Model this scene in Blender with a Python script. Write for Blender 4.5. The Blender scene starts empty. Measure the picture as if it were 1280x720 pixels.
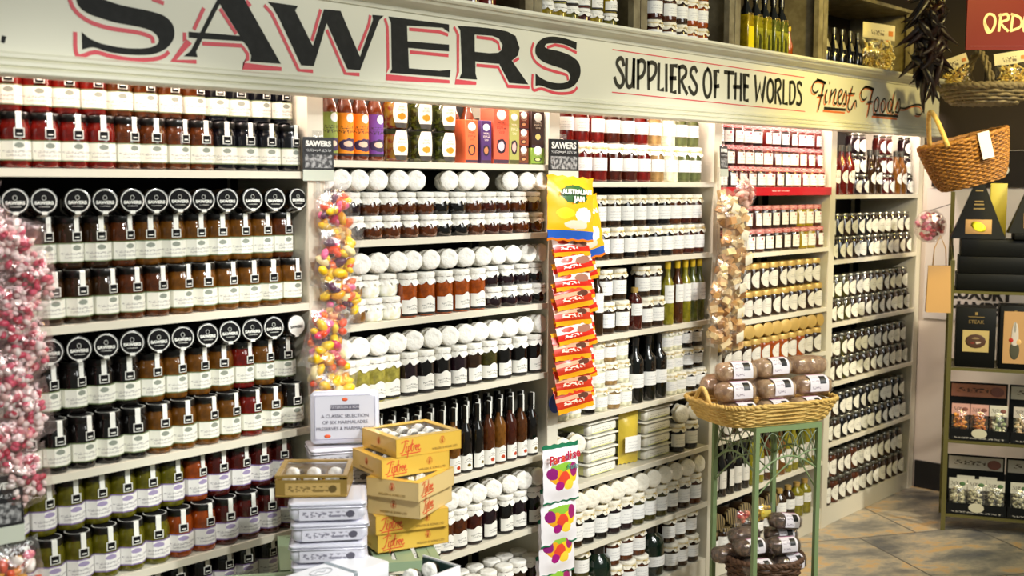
import bpy, math, random
from mathutils import Vector, Matrix
random.seed(7)
scene = bpy.context.scene
C = scene.collection
PI = math.pi
# ---------------------------------------------------------------- camera
cam_d = bpy.data.cameras.new('camera'); cam = bpy.data.objects.new('camera', cam_d); C.objects.link(cam)
_yaw, _pit, _rol = math.radians(42.0435848), math.radians(5.19624315), math.radians(0.20886585)
_f = Vector((math.cos(_yaw)*math.cos(_pit), math.sin(_yaw)*math.cos(_pit), -math.sin(_pit)))
_r = Vector((math.sin(_yaw), -math.cos(_yaw), 0)); _u = _r.cross(_f)
_r2 = _r*math.cos(_rol)+_u*math.sin(_rol); _u2 = -_r*math.sin(_rol)+_u*math.cos(_rol)
cam.matrix_world = Matrix(((_r2.x, _u2.x, -_f.x, 0), (_r2.y, _u2.y, -_f.y, -2.5), (_r2.z, _u2.z, -_f.z, 1.65), (0, 0, 0, 1)))
cam_d.sensor_width = 36; cam_d.lens = 1431.108/1280*36; cam_d.clip_start = .02; cam_d.clip_end = 60
cam_d.dof.use_dof = True; cam_d.dof.focus_distance = 3.9; cam_d.dof.aperture_fstop = 3.6
scene.camera = cam
# ---------------------------------------------------------------- light
scene.view_settings.view_transform = 'Standard'; scene.view_settings.look = 'None'
scene.view_settings.gamma = 1; scene.view_settings.use_curve_mapping = False
scene.view_settings.exposure = -0.52
w = bpy.data.worlds.new('world'); scene.world = w; w.use_nodes = True
w.node_tree.nodes['Background'].inputs[0].default_value = (.95, 1.0, .86, 1)
w.node_tree.nodes['Background'].inputs[1].default_value = .25
def area(name, loc, target, sx, sy, power, col):
    d = bpy.data.lights.new(name, 'AREA'); d.shape = 'RECTANGLE'; d.size = sx; d.size_y = sy; d.energy = power; d.color = col
    o = bpy.data.objects.new(name, d); C.objects.link(o); o.location = loc
    o.rotation_euler = (Vector(target)-Vector(loc)).to_track_quat('-Z', 'Y').to_euler(); return o
area('ceiling_light', (3.0, -2.3, 2.95), (3.1, 0, 1.0), 1.2, .5, 36, (1, 1, .97))
area('ceiling_light', (2.9, -4.3, 2.9), (2.9, 0, .8), 2.0, 1.2, 72, (.98, 1, .965))  # unseen frontal fill, added to lift the dim lower shelves
def spot(loc, target, power, col, ang, blend=.5):
    d = bpy.data.lights.new('unseen_spot', 'SPOT'); d.energy = power; d.color = col; d.spot_size = math.radians(ang); d.spot_blend = blend; d.shadow_soft_size = .08
    o = bpy.data.objects.new('unseen_spot', d); C.objects.link(o); o.location = loc; o.rotation_euler = (Vector(target)-Vector(loc)).to_track_quat('-Z', 'Y').to_euler()
spot((1.0, -3.0, 2.95), (1.25, 0, .82), 400, (1, .99, .93), 36, .35)  # shelf spots, unseen and added; narrow cones keep off the sign board
spot((2.4, -3.0, 2.95), (2.45, 0, .82), 380, (1, .99, .95), 37, .35)
spot((3.6, -3.1, 2.95), (3.6, 0, .82), 380, (1, .98, .92), 37, .35)
spot((4.8, -3.0, 2.95), (5.1, 0, .82), 330, (1, .93, .78), 38, .35)
spot((4.9, -3.2, 2.95), (6.05, -.5, 1.0), 330, (1, .88, .72), 40, .5)  # unseen spot added to brighten the right wall
spot((4.15, -1.5, 2.9), (5.1, -.1, 2.0), 150, (1, .74, .06), 70, .9)
spot((5.0, -1.9, 2.95), (5.55, -.4, 2.1), 150, (1, .80, .30), 42, .6)  # unseen warm spot added to brighten the hanging pasta
area('ceiling_light', (4.25, -1.7, 2.95), (5.0, 0, 1.5), .5, .4, 24, (1, .80, .30))
area('ceiling_light', (6.0, -2.6, 2.95), (5.6, -.6, .5), .5, .5, 13, (1, .82, .55))
# ---------------------------------------------------------------- data
ROWS = [
  [1,0,'chutney',0.0332,0.1235,0,[1.027,1.094,1.162,1.23,1.298,1.366,1.433,1.501,1.569,1.637,1.705,1.772,1.84,1.908],['redbrown','redbrown','red','red','red','red','brown','brown','brown','brown','navy','navy','navy','navy'],0,0],
  [1,0,'chutney',0.0332,0.1235,1,[1.027,1.094,1.162,1.23,1.298,1.366,1.433,1.501,1.569,1.637,1.705,1.772,1.84,1.908],['redbrown','redbrown','red','red','red','red','brown','brown','brown','brown','navy','navy','navy','navy'],0,0],
  [1,1,'chutney',0.0332,0.1235,0,[1.027,1.094,1.162,1.23,1.298,1.366,1.433,1.501,1.569,1.637,1.705,1.772,1.84,1.908],['umber','umber','umber','umber','umber','umber','brown','brown','ochre','ochre','ochre','ochre','ochre','ochre'],0,0],
  [1,1,'chutney',0.0332,0.1235,1,[1.027,1.094,1.162,1.23,1.298,1.366,1.433,1.501,1.569,1.637,1.705,1.772,1.84,1.908],['umber','umber','umber','umber','umber','umber','brown','ochre','ochre','ochre','ochre','ochre','ochre','brown'],0,0],
  [1,1,'chutney',0.0315,0.1235,2,[1.09,1.152,1.218,1.299,1.367,1.436,1.5,1.565,1.632,1.701,1.776,1.85,1.921],['umber','umber','umber','umber','umber','umber','umber','umber','umber','umber','umber','umber','umber'],1,0],
  [1,2,'chutney',0.0332,0.1235,0,[1.027,1.094,1.162,1.23,1.298,1.366,1.433,1.501,1.569,1.637,1.705,1.772,1.84,1.908],['black','black','black','black','black','black','black','ochre','ochre','ochre','ochre','red','ochre','black'],0,0],
  [1,2,'chutney',0.0332,0.1235,1,[1.027,1.094,1.162,1.23,1.298,1.366,1.433,1.501,1.569,1.637,1.705,1.772,1.84,1.908],['black','black','black','black','black','black','black','ochre','ochre','ochre','ochre','red','ochre','black'],0,0],
  [1,2,'chutney',0.0315,0.1235,2,[1.15,1.222,1.29,1.359,1.426,1.496,1.564,1.634,1.701,1.771,1.839,1.909],['black','black','black','black','black','black','black','black','black','black','black','whitelid'],1,0],
  [1,3,'chutneyp',0.0332,0.1235,0,[1.075,1.143,1.211,1.28,1.348,1.416,1.484,1.552,1.621,1.689,1.757,1.825,1.893],['olive','olive','olive','olive','olive','olive','olive','orange','orange','darkred','darkred','darkred','darkred'],0,0],
  [1,3,'chutneyp',0.0332,0.1235,1,[1.075,1.143,1.211,1.28,1.348,1.416,1.484,1.552,1.621,1.689,1.757,1.825,1.893],['olive','olive','olive','olive','olive','olive','olive','olive','orange','darkred','darkred','darkred','darkred'],0,0],
  [1,4,'chutneyp',0.0332,0.1235,0,[1.42,1.49,1.56,1.63,1.7,1.77,1.84,1.905],['black','black','black','black','black','black','black','black'],0,0],
  [1,4,'chutneyp',0.0332,0.1235,1,[1.42,1.49,1.56,1.63,1.7,1.77,1.84,1.905],['black','black','black','black','black','black','black','black'],0,0],
  [2,1,'squat',0.034,0.068,0,[2.008,2.068,2.134,2.205,2.275,2.351,2.426,2.49,2.565,2.637,2.707,2.775,2.854,2.925],['plum','plum','plum','brown','brown','brown','brown','black','black','brown','redbrown','redbrown','brown','brown'],0,0],
  [2,1,'squat',0.034,0.068,1,[2.008,2.068,2.134,2.205,2.275,2.351,2.426,2.49,2.565,2.637,2.707,2.775,2.854,2.925],['plum','plum','plum','brown','brown','brown','brown','black','black','brown','redbrown','redbrown','brown','brown'],0,0],
  [2,1,'squat',0.0315,0.068,2,[2.012,2.073,2.138,2.21,2.292,2.36,2.499,2.574,2.637,2.779,2.863,2.934],['cream','cream','cream','cream','cream','cream','cream','cream','cream','cream','cream','cream'],1,0],
  [2,2,'squat',0.034,0.068,0,[2.068,2.138,2.203,2.273],['honey','honey','creamfill','creamfill'],0,0],
  [2,2,'squat',0.0335,0.068,0,[2.718,2.796,2.871,2.938],['plum','plum','plum','black'],0,0],
  [2,2,'squat',0.034,0.068,1,[2.068,2.138,2.203,2.273],['honey','honey','creamfill','creamfill'],0,0],
  [2,2,'squat',0.0335,0.068,1,[2.718,2.796,2.871,2.938],['plum','plum','plum','black'],0,0],
  [2,2,'preserve',0.0325,0.134,0,[2.342,2.417,2.494,2.569,2.642],['amber','amber','amber','amber','amber'],0,0],
  [2,2,'squat',0.0315,0.068,2,[2.073,2.143,2.211,2.286,2.346,2.421,2.498,2.574,2.652,2.722,2.795,2.87,2.936],['cream','cream','cream','cream','cream','cream','cream','cream','cream','cream','cream','cream','cream'],1,0],
  [2,3,'preserve',0.0325,0.132,0,[2.098,2.154,2.212,2.271,2.344,2.413,2.485,2.558,2.627,2.697,2.77,2.847,2.921],['mustard','mustard','mustard','mustard','plum','black','black','plum','umber','oliveb','black','black','black'],0,0],
  [2,3,'squat',0.0322,0.068,1,[2.074,2.137,2.209,2.28,2.349,2.429,2.502,2.574,2.638,2.709,2.781,2.856,2.933],['cream','cream','cream','cream','cream','cream','cream','cream','cream','cream','cream','cream','cream'],1,0],
  [2,4,'neckbottle',0.024,0.215,0,[2.049,2.103,2.156,2.209,2.263,2.316,2.37,2.423,2.477,2.53,2.584,2.637,2.691,2.744,2.798,2.851,2.905],['black','honeyd','black','brown','black','honeyd','black','brown','darkred','honeyd','black','black','brown','honeyd','redbrown','amberd','black'],0,0],
  [2,4,'neckbottle',0.024,0.215,0,[2.053,2.107,2.16,2.213,2.267,2.32,2.374,2.427,2.481,2.534,2.588,2.641,2.695,2.748,2.802,2.855,2.909],['black','black','black','black','black','black','black','black','black','black','black','black','black','black','black','black','black'],0,1],
  [2,4,'neckbottle',0.024,0.215,0,[2.046,2.1,2.153,2.206,2.26,2.313,2.367,2.42,2.474,2.527,2.581,2.634,2.688,2.741,2.795,2.848,2.902],['black','black','black','black','black','black','black','black','black','black','black','black','black','black','black','black','black'],0,2],
  [2,5,'preserve',0.0325,0.132,0,[2.255,2.316,2.379,2.437,2.497,2.558,2.627,2.699,2.78,2.848,2.921],['brown','brown','brown','brown','brown','brown','redbrown','plum','black','plum','black'],0,0],
  [2,5,'squat',0.0322,0.068,1,[2.259,2.32,2.383,2.441,2.501,2.562,2.631,2.703,2.784,2.852,2.925],['cream','cream','cream','cream','cream','cream','cream','cream','cream','cream','cream'],1,0],
  [2,6,'preserve',0.0325,0.132,0,[2.255,2.316,2.379,2.437,2.497,2.558,2.627,2.699,2.78,2.848,2.921],['umber','umber','umber','umber','umber','umber','umber','umber','umber','umber','umber'],0,0],
  [2,6,'preserve',0.0325,0.132,0,[2.265,2.326,2.389,2.447,2.507,2.568,2.637,2.709,2.79,2.858,2.931],['umber','umber','umber','umber','umber','umber','umber','umber','umber','umber','umber'],0,1],
  [3,0,'deli',0.039,0.137,0,[3.102,3.185,3.277,3.369,3.46,3.548,3.634,3.728,3.814,3.894],['red','red','red','redbrown','redbrown','red','tan','whitish','pickle','pickle'],0,0],
  [3,0,'deli',0.039,0.137,1,[3.102,3.185,3.277,3.369,3.46,3.548,3.634,3.728,3.814,3.894],['red','red','red','redbrown','redbrown','red','tan','whitish','pickle','pickle'],0,0],
  [3,1,'deli',0.0365,0.117,0,[3.134,3.214,3.295,3.381,3.464,3.542,3.624,3.703,3.777,3.853,3.926],['umber','umber','umber','umber','black','umber','black','black','brown','redbrown','redbrown'],0,0],
  [3,1,'deli',0.0365,0.117,1,[3.134,3.214,3.295,3.381,3.464,3.542,3.624,3.703,3.777,3.853,3.926],['umber','umber','umber','umber','black','umber','black','black','brown','redbrown','redbrown'],0,0],
  [3,2,'deli',0.0365,0.117,0,[3.334,3.422,3.573,3.647],['umber','umber','umber','umber'],0,0],
  [3,2,'deli',0.0365,0.117,1,[3.334,3.422,3.573,3.647],['umber','umber','umber','umber'],0,0],
  [3,2,'oilbottle',0.026,0.25,0,[3.265,3.718,3.782,3.837,3.889,3.939],['umber','oil','amberd','oil','oilg','oilg'],0,0],
  [3,2,'shortbottle',0.03,0.16,0,[3.506],['darkred'],0,0],
  [3,3,'deli',0.0345,0.086,0,[3.07,3.14,3.222,3.296,3.372,3.445],['whitish','whitish','black','whitish','tan','whitish'],0,0],
  [3,3,'deli',0.0345,0.086,1,[3.07,3.14,3.222,3.296,3.372,3.445],['whitish','whitish','whitish','whitish','tan','whitish'],0,0],
  [3,3,'deli',0.0345,0.086,2,[3.07,3.14,3.222,3.296,3.372,3.445],['whitish','whitish','whitish','whitish','tan','whitish'],0,0],
  [3,3,'wine',0.036,0.25,0,[3.519,3.599,3.674],['winebk','winebk','winebk'],0,0],
  [3,3,'deli',0.034,0.086,0,[3.746,3.811,3.882,3.953],['whitish','whitish','black','black'],0,0],
  [3,3,'deli',0.034,0.086,1,[3.746,3.811,3.882,3.953],['whitish','whitish','black','black'],0,0],
  [3,3,'deli',0.034,0.086,2,[3.746,3.811,3.882,3.953],['whitish','whitish','black','black'],0,0],
  [3,4,'deli',0.036,0.105,0,[3.085],['black'],0,0],
  [3,4,'deli',0.036,0.105,1,[3.06,3.14],['black','black'],1,0],
  [3,4,'deli',0.036,0.115,0,[3.809,3.9],['black','black'],0,0],
  [3,4,'deli',0.036,0.115,1,[3.809,3.9],['black','black'],1,0],
  [3,5,'deli',0.0375,0.125,0,[3.157,3.225,3.305,3.384,3.46,3.536,3.614,3.693,3.769,3.853,3.935],['umber','black','black','plum','plum','oliveb','oliveb','oliveb','umber','umber','brown'],0,0],
  [3,5,'deli',0.036,0.125,1,[3.161,3.229,3.309,3.388,3.464,3.54,3.618,3.697,3.773,3.857,3.939],['black','black','black','black','black','black','black','black','black','black','black'],1,0],
  [3,6,'deli',0.0375,0.109,0,[3.05,3.212,3.4,3.485,3.568,3.775,3.847,3.927],['oliveb','oliveb','brown','brown','brown','umber','umber','umber'],0,0],
  [3,6,'deli',0.0375,0.109,1,[3.05,3.212,3.4,3.485,3.568,3.775,3.847,3.927],['oliveb','oliveb','brown','brown','brown','umber','umber','umber'],0,0],
  [3,6,'bigjar',0.058,0.2,0,[3.323,3.672],['greenglass','greenglass'],0,0],
  [4,0,'gingham',0.0365,0.089,0,[4.09,4.168,4.247,4.325,4.403,4.482,4.56,4.639,4.717,4.795,4.874,4.952],['darkred','plum','darkred','darkred','plum','red','darkred','plum','darkred','red','red','red'],0,0],
  [4,0,'gingham',0.0365,0.089,1,[4.09,4.168,4.247,4.325,4.403,4.482,4.56,4.639,4.717,4.795,4.874,4.952],['darkred','plum','darkred','darkred','plum','red','darkred','plum','darkred','red','red','red'],0,0],
  [4,0,'gingham',0.0365,0.089,2,[4.09,4.168,4.247,4.325,4.403,4.482,4.56,4.639,4.717,4.795,4.874,4.952],['darkred','plum','darkred','darkred','plum','red','darkred','plum','darkred','red','red','red'],0,0],
  [4,1,'gingham',0.0365,0.1,0,[4.09,4.168,4.247,4.325,4.403,4.482,4.56,4.639,4.717,4.795,4.874,4.952],['darkred','darkred','plum','plum','redbrown','plum','umber','umber','umber','yellow','yellow','brown'],0,0],
  [4,1,'gingham',0.0365,0.1,1,[4.09,4.168,4.247,4.325,4.403,4.482,4.56,4.639,4.717,4.795,4.874,4.952],['darkred','darkred','plum','plum','redbrown','plum','umber','umber','umber','yellow','yellow','brown'],0,0],
  [4,2,'honey',0.037,0.117,0,[4.075,4.155,4.235,4.315,4.395,4.475,4.555,4.635,4.715,4.795,4.875,4.955],['umber','umber','honeyd','umber','umber','umber','umber','umber','umber','umber','umber','umber'],0,0],
  [4,2,'honey',0.037,0.117,1,[4.075,4.155,4.235,4.315,4.395,4.475,4.555,4.635,4.715,4.795,4.875,4.955],['umber','umber','honeyd','umber','umber','umber','umber','umber','umber','umber','umber','umber'],0,0],
  [4,3,'honey',0.037,0.117,0,[4.075,4.155,4.235,4.315,4.395,4.475,4.555,4.635,4.715,4.795,4.875,4.955],['umber','umber','umber','umber','honeyd','amber','amber','amber','honeyd','amber','umber','umber'],0,0],
  [4,3,'honey',0.0335,0.117,1,[4.075,4.155,4.235,4.315,4.395,4.475,4.555,4.635,4.715,4.795,4.875,4.955],['umber','umber','umber','umber','umber','umber','umber','umber','umber','umber','umber','umber'],1,0],
  [4,4,'honey',0.037,0.117,0,[4.08,4.167,4.254,4.341,4.428,4.515,4.602,4.689,4.776,4.863,4.95],['umber','umber','umber','umber','umber','umber','umber','umber','umber','umber','umber'],0,0],
  [4,5,'tallbottle',0.027,0.23,0,[4.07,4.133,4.196,4.26,4.323,4.386,4.449,4.513,4.576,4.639,4.702,4.765,4.829,4.892,4.955],['black','black','black','black','black','oil','oil','amberd','oil','honeyd','oil','oil','oilg','oil','oil'],0,0],
  [4,5,'tallbottle',0.027,0.23,0,[4.08,4.143,4.206,4.27,4.333,4.396,4.459,4.523,4.586,4.649,4.712,4.775,4.839,4.902,4.965],['black','black','black','black','black','black','black','black','black','black','black','black','black','black','black'],0,1],
  [4,6,'stripelid',0.04,0.09,0,[4.08,4.174,4.268,4.362,4.456,4.55],['umber','umber','umber','umber','umber','umber'],0,0],
  [4,6,'stripelid',0.038,0.09,1,[4.09,4.206,4.321,4.437,4.553],['umber','umber','umber','umber','umber'],1,0],
  [4,6,'shortbottle',0.034,0.16,0,[4.66,4.74,4.82,4.9],['umber','umber','oil','oil'],0,0],
  [5,0,'tallbottle',0.034,0.24,0,[5.105,5.182,5.26],['red','red','red'],0,0],
  [5,0,'tallbottle',0.032,0.225,0,[5.491,5.569],['umber','umber'],0,0],
  [5,0,'tallbottle',0.032,0.225,0,[5.8,5.872],['honeyd','honeyd'],0,0],
  [5,0,'silver',0.0355,0.1,0,[5.337,5.414,5.646,5.723,5.955],['plum','plum','darkred','darkred','plum'],0,0],
  [5,0,'silver',0.0355,0.1,1,[5.337,5.414,5.646,5.723,5.955],['plum','plum','darkred','darkred','plum'],0,0],
  [5,0,'silver',0.0355,0.1,2,[5.337,5.414,5.646,5.723,5.955],['plum','plum','darkred','darkred','plum'],0,0],
  [5,1,'silver',0.0365,0.11,0,[5.105,5.182,5.26,5.337,5.414,5.491,5.569,5.646,5.723,5.8,5.878,5.955],['black','black','umber','umber','black','black','umber','umber','umber','umber','umber','umber'],0,0],
  [5,1,'silver',0.0365,0.11,1,[5.105,5.182,5.26,5.337,5.414,5.491,5.569,5.646,5.723,5.8,5.878,5.955],['black','black','umber','umber','black','black','umber','umber','umber','umber','umber','umber'],0,0],
  [5,2,'silver',0.0365,0.112,0,[5.105,5.182,5.26,5.337,5.414,5.491,5.569,5.646,5.723,5.8,5.878,5.955],['umber','oliveb','oliveb','umber','umber','umber','umber','umber','umber','umber','umber','umber'],0,0],
  [5,2,'silver',0.0365,0.112,1,[5.105,5.182,5.26,5.337,5.414,5.491,5.569,5.646,5.723,5.8,5.878,5.955],['umber','oliveb','oliveb','umber','umber','umber','umber','umber','umber','umber','umber','umber'],0,0],
  [5,3,'silver',0.0365,0.112,0,[5.105,5.182,5.26,5.337,5.414,5.491,5.569,5.646,5.723,5.8,5.878,5.955],['umber','umber','oliveb','umber','umber','umber','umber','umber','umber','umber','umber','umber'],0,0],
  [5,3,'silver',0.0365,0.112,1,[5.105,5.182,5.26,5.337,5.414,5.491,5.569,5.646,5.723,5.8,5.878,5.955],['umber','umber','oliveb','umber','umber','umber','umber','umber','umber','umber','umber','umber'],0,0],
  [5,4,'silver',0.0365,0.112,0,[5.105,5.182,5.26,5.337,5.414,5.491,5.569,5.646,5.723,5.8,5.878,5.955],['black','umber','black','black','black','black','black','black','black','black','black','black'],0,0],
  [5,4,'silver',0.0365,0.112,1,[5.105,5.182,5.26,5.337,5.414,5.491,5.569,5.646,5.723,5.8,5.878,5.955],['black','umber','black','black','black','black','black','black','black','black','black','black'],0,0],
  [5,5,'silver',0.0365,0.125,0,[5.105,5.182,5.26,5.337,5.414,5.491,5.569,5.646,5.723,5.8,5.878,5.955],['umber','brown','umber','umber','brown','umber','umber','umber','umber','umber','umber','umber'],0,0],
  [5,5,'silver',0.0365,0.125,1,[5.105,5.182,5.26,5.337,5.414,5.491,5.569,5.646,5.723,5.8,5.878,5.955],['umber','brown','umber','umber','brown','umber','umber','umber','umber','umber','umber','umber'],0,0],
]
SZ = {1: [1.681, 1.323, 0.98, 0.7035, 0.44], 2: [1.714, 1.488, 1.248, 1.01, 0.728, 0.483, 0.238], 3: [1.659, 1.376, 1.104, 0.822, 0.582, 0.345, 0.105], 4: [1.636, 1.359, 1.074, 0.864, 0.585, 0.333, 0.1], 5: [1.603, 1.292, 0.99, 0.7, 0.405, 0.092]}
LETTERS = [
  [[[1.2556,1.9763],[1.2555,1.9392],[1.2826,1.9464],[1.3161,1.9396],[1.3596,1.9377],[1.4044,1.9401],[1.435,1.9465],[1.4624,1.9608],[1.4806,1.9831],[1.4831,2.0039],[1.4757,2.0203],[1.4566,2.0336],[1.4223,2.04],[1.3774,2.0433],[1.3445,2.0461],[1.3124,2.0522],[1.2947,2.0549],[1.2845,2.0634],[1.2919,2.0773],[1.3206,2.0891],[1.3641,2.093],[1.4122,2.0842],[1.4441,2.0695],[1.4478,2.1089],[1.4018,2.1162],[1.3503,2.1175],[1.307,2.11],[1.2714,2.0923],[1.2483,2.0701],[1.2427,2.0535],[1.2458,2.0443],[1.2489,2.035],[1.2589,2.0249],[1.276,2.0172],[1.3005,2.0117],[1.3361,2.0057],[1.3763,2.0032],[1.4098,2.0],[1.4305,1.9936],[1.4417,1.9828],[1.4414,1.9708],[1.4277,1.9611],[1.4048,1.955],[1.3674,1.9517],[1.3309,1.9524],[1.2987,1.9561],[1.2743,1.9636]]],
  [[[1.5074,1.9457],[1.5258,1.9595],[1.5448,1.9909],[1.5217,1.9904],[1.522,2.0037],[1.5533,2.0047],[1.5898,2.0676],[1.6028,2.0885],[1.6095,2.107],[1.6628,2.1118],[1.6798,2.0959],[1.7847,1.9502],[1.6943,1.9486],[1.6968,1.9634],[1.6862,1.9843],[1.6733,1.9959],[1.5582,1.9911],[1.5399,1.9589],[1.5437,1.947]],[[1.6088,2.0786],[1.5656,2.0059],[1.6649,2.0077]]],
  [[[1.7486,2.0997],[1.8411,2.1001],[1.8314,2.0877],[1.8875,2.0024],[1.9258,2.1014],[1.9799,2.1036],[2.046,1.988],[2.0938,2.0932],[2.0912,2.1049],[2.1318,2.1073],[2.1153,2.0935],[2.0456,1.9537],[2.0029,1.9536],[1.9336,2.0684],[1.8892,1.9527],[1.8496,1.9516],[1.7821,2.0636],[1.7643,2.0875]]],
  [[[2.1499,2.1073],[2.3832,2.11],[2.3832,2.0877],[2.3588,2.0981],[2.218,2.09],[2.2194,2.0467],[2.3831,2.0521],[2.3831,2.0332],[2.2216,2.0291],[2.2241,1.9725],[2.3434,1.9743],[2.3891,1.9807],[2.386,1.9589],[2.1542,1.9548],[2.1609,1.9656],[2.1591,2.092]]],
  [[[2.418,2.1097],[2.5016,2.1148],[2.5803,2.117],[2.6343,2.1148],[2.6721,2.1049],[2.6912,2.07],[2.6829,2.0464],[2.6553,2.0281],[2.7329,1.9615],[2.6453,1.9603],[2.5994,2.0146],[2.554,2.0132],[2.4933,2.0137],[2.494,1.9775],[2.5005,1.9603],[2.4266,1.9587],[2.4379,1.9778],[2.4304,2.0989]],[[2.49,2.0917],[2.567,2.0956],[2.5971,2.0909],[2.614,2.0722],[2.6087,2.0559],[2.5939,2.047],[2.5539,2.0422],[2.4907,2.0412]]],
  [[[2.7686,1.9975],[2.7689,1.9592],[2.7943,1.9618],[2.85,1.9535],[2.9105,1.9573],[2.9568,1.9699],[2.9878,1.9988],[2.9937,2.0286],[2.9792,2.0519],[2.94,2.068],[2.8787,2.0772],[2.8263,2.0797],[2.8115,2.0854],[2.8225,2.0949],[2.8559,2.0998],[2.9088,2.1014],[2.9708,2.09],[2.9728,2.1135],[2.9086,2.1205],[2.8482,2.1204],[2.804,2.1105],[2.775,2.0915],[2.7665,2.0697],[2.7753,2.0518],[2.8046,2.0378],[2.8492,2.0295],[2.9098,2.0213],[2.9369,2.0098],[2.9409,1.9956],[2.9256,1.9824],[2.8874,1.975],[2.8348,1.9763],[2.7941,1.9853]]],
]
REDS = [
  [[1.2304,2.0424],[1.2367,2.0272],[1.2533,2.0115],[1.2824,1.9984],[1.3248,1.9914],[1.3759,1.9898],[1.4057,1.9868],[1.4244,1.9811],[1.428,1.9713]],
  [[1.24,1.9725],[1.2436,1.9246],[1.284,1.9358],[1.323,1.9303],[1.3741,1.9268],[1.4269,1.9322],[1.4521,1.9401],[1.466,1.9508]],
  [[1.4306,2.0679],[1.4554,2.0624]],
  [[1.5628,2.061],[1.5372,2.0128]],
  [[1.6106,2.0646],[1.652,2.0137]],
  [[1.5107,1.998],[1.5103,1.9817],[1.5223,1.9818],[1.4793,1.933],[1.5381,1.9353]],
  [[1.5609,1.9801],[1.6687,1.9846],[1.6858,1.9661],[1.6856,1.9533],[1.6712,1.9358],[1.7845,1.9371]],
  [[1.6863,2.0931],[1.6949,2.085]],
  [[1.7394,2.0883],[1.7594,2.0722],[1.8408,1.9383],[1.8841,1.9389]],
  [[1.9134,2.0969],[1.8854,2.0194]],
  [[1.9349,2.0473],[1.9942,1.9412],[2.0409,1.9418]],
  [[2.0832,2.1008],[2.0787,2.0796],[2.0425,2.0084]],
  [[2.1372,2.0978],[2.1452,2.0784],[2.1471,1.9686],[2.1386,1.9415],[2.3829,1.9457]],
  [[2.2293,2.0808],[2.3437,2.0851],[2.3771,2.0798]],
  [[2.2318,2.018],[2.3788,2.0208]],
  [[2.4056,2.1028],[2.4204,2.0849],[2.4203,1.9765],[2.4097,1.9475],[2.4953,1.9489]],
  [[2.5016,2.0849],[2.5671,2.0858],[2.5938,2.0771],[2.6006,2.0575]],
  [[2.5017,2.0024],[2.5941,2.0042],[2.6385,1.9493],[2.7366,1.9524]],
  [[2.6657,2.0267],[2.6865,2.0375]],
  [[2.757,2.0898],[2.7478,2.0658],[2.761,2.039],[2.8048,2.019],[2.8719,2.0098],[2.9215,2.0038],[2.9294,1.9899]],
  [[2.7542,1.9918],[2.756,1.9462],[2.7981,1.9516],[2.8651,1.9425],[2.9261,1.9452],[2.9609,1.9541],[2.9765,1.9663]],
  [[2.8263,2.0844],[2.8634,2.0948],[2.9089,2.0942],[2.971,2.0803]],
]
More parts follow.
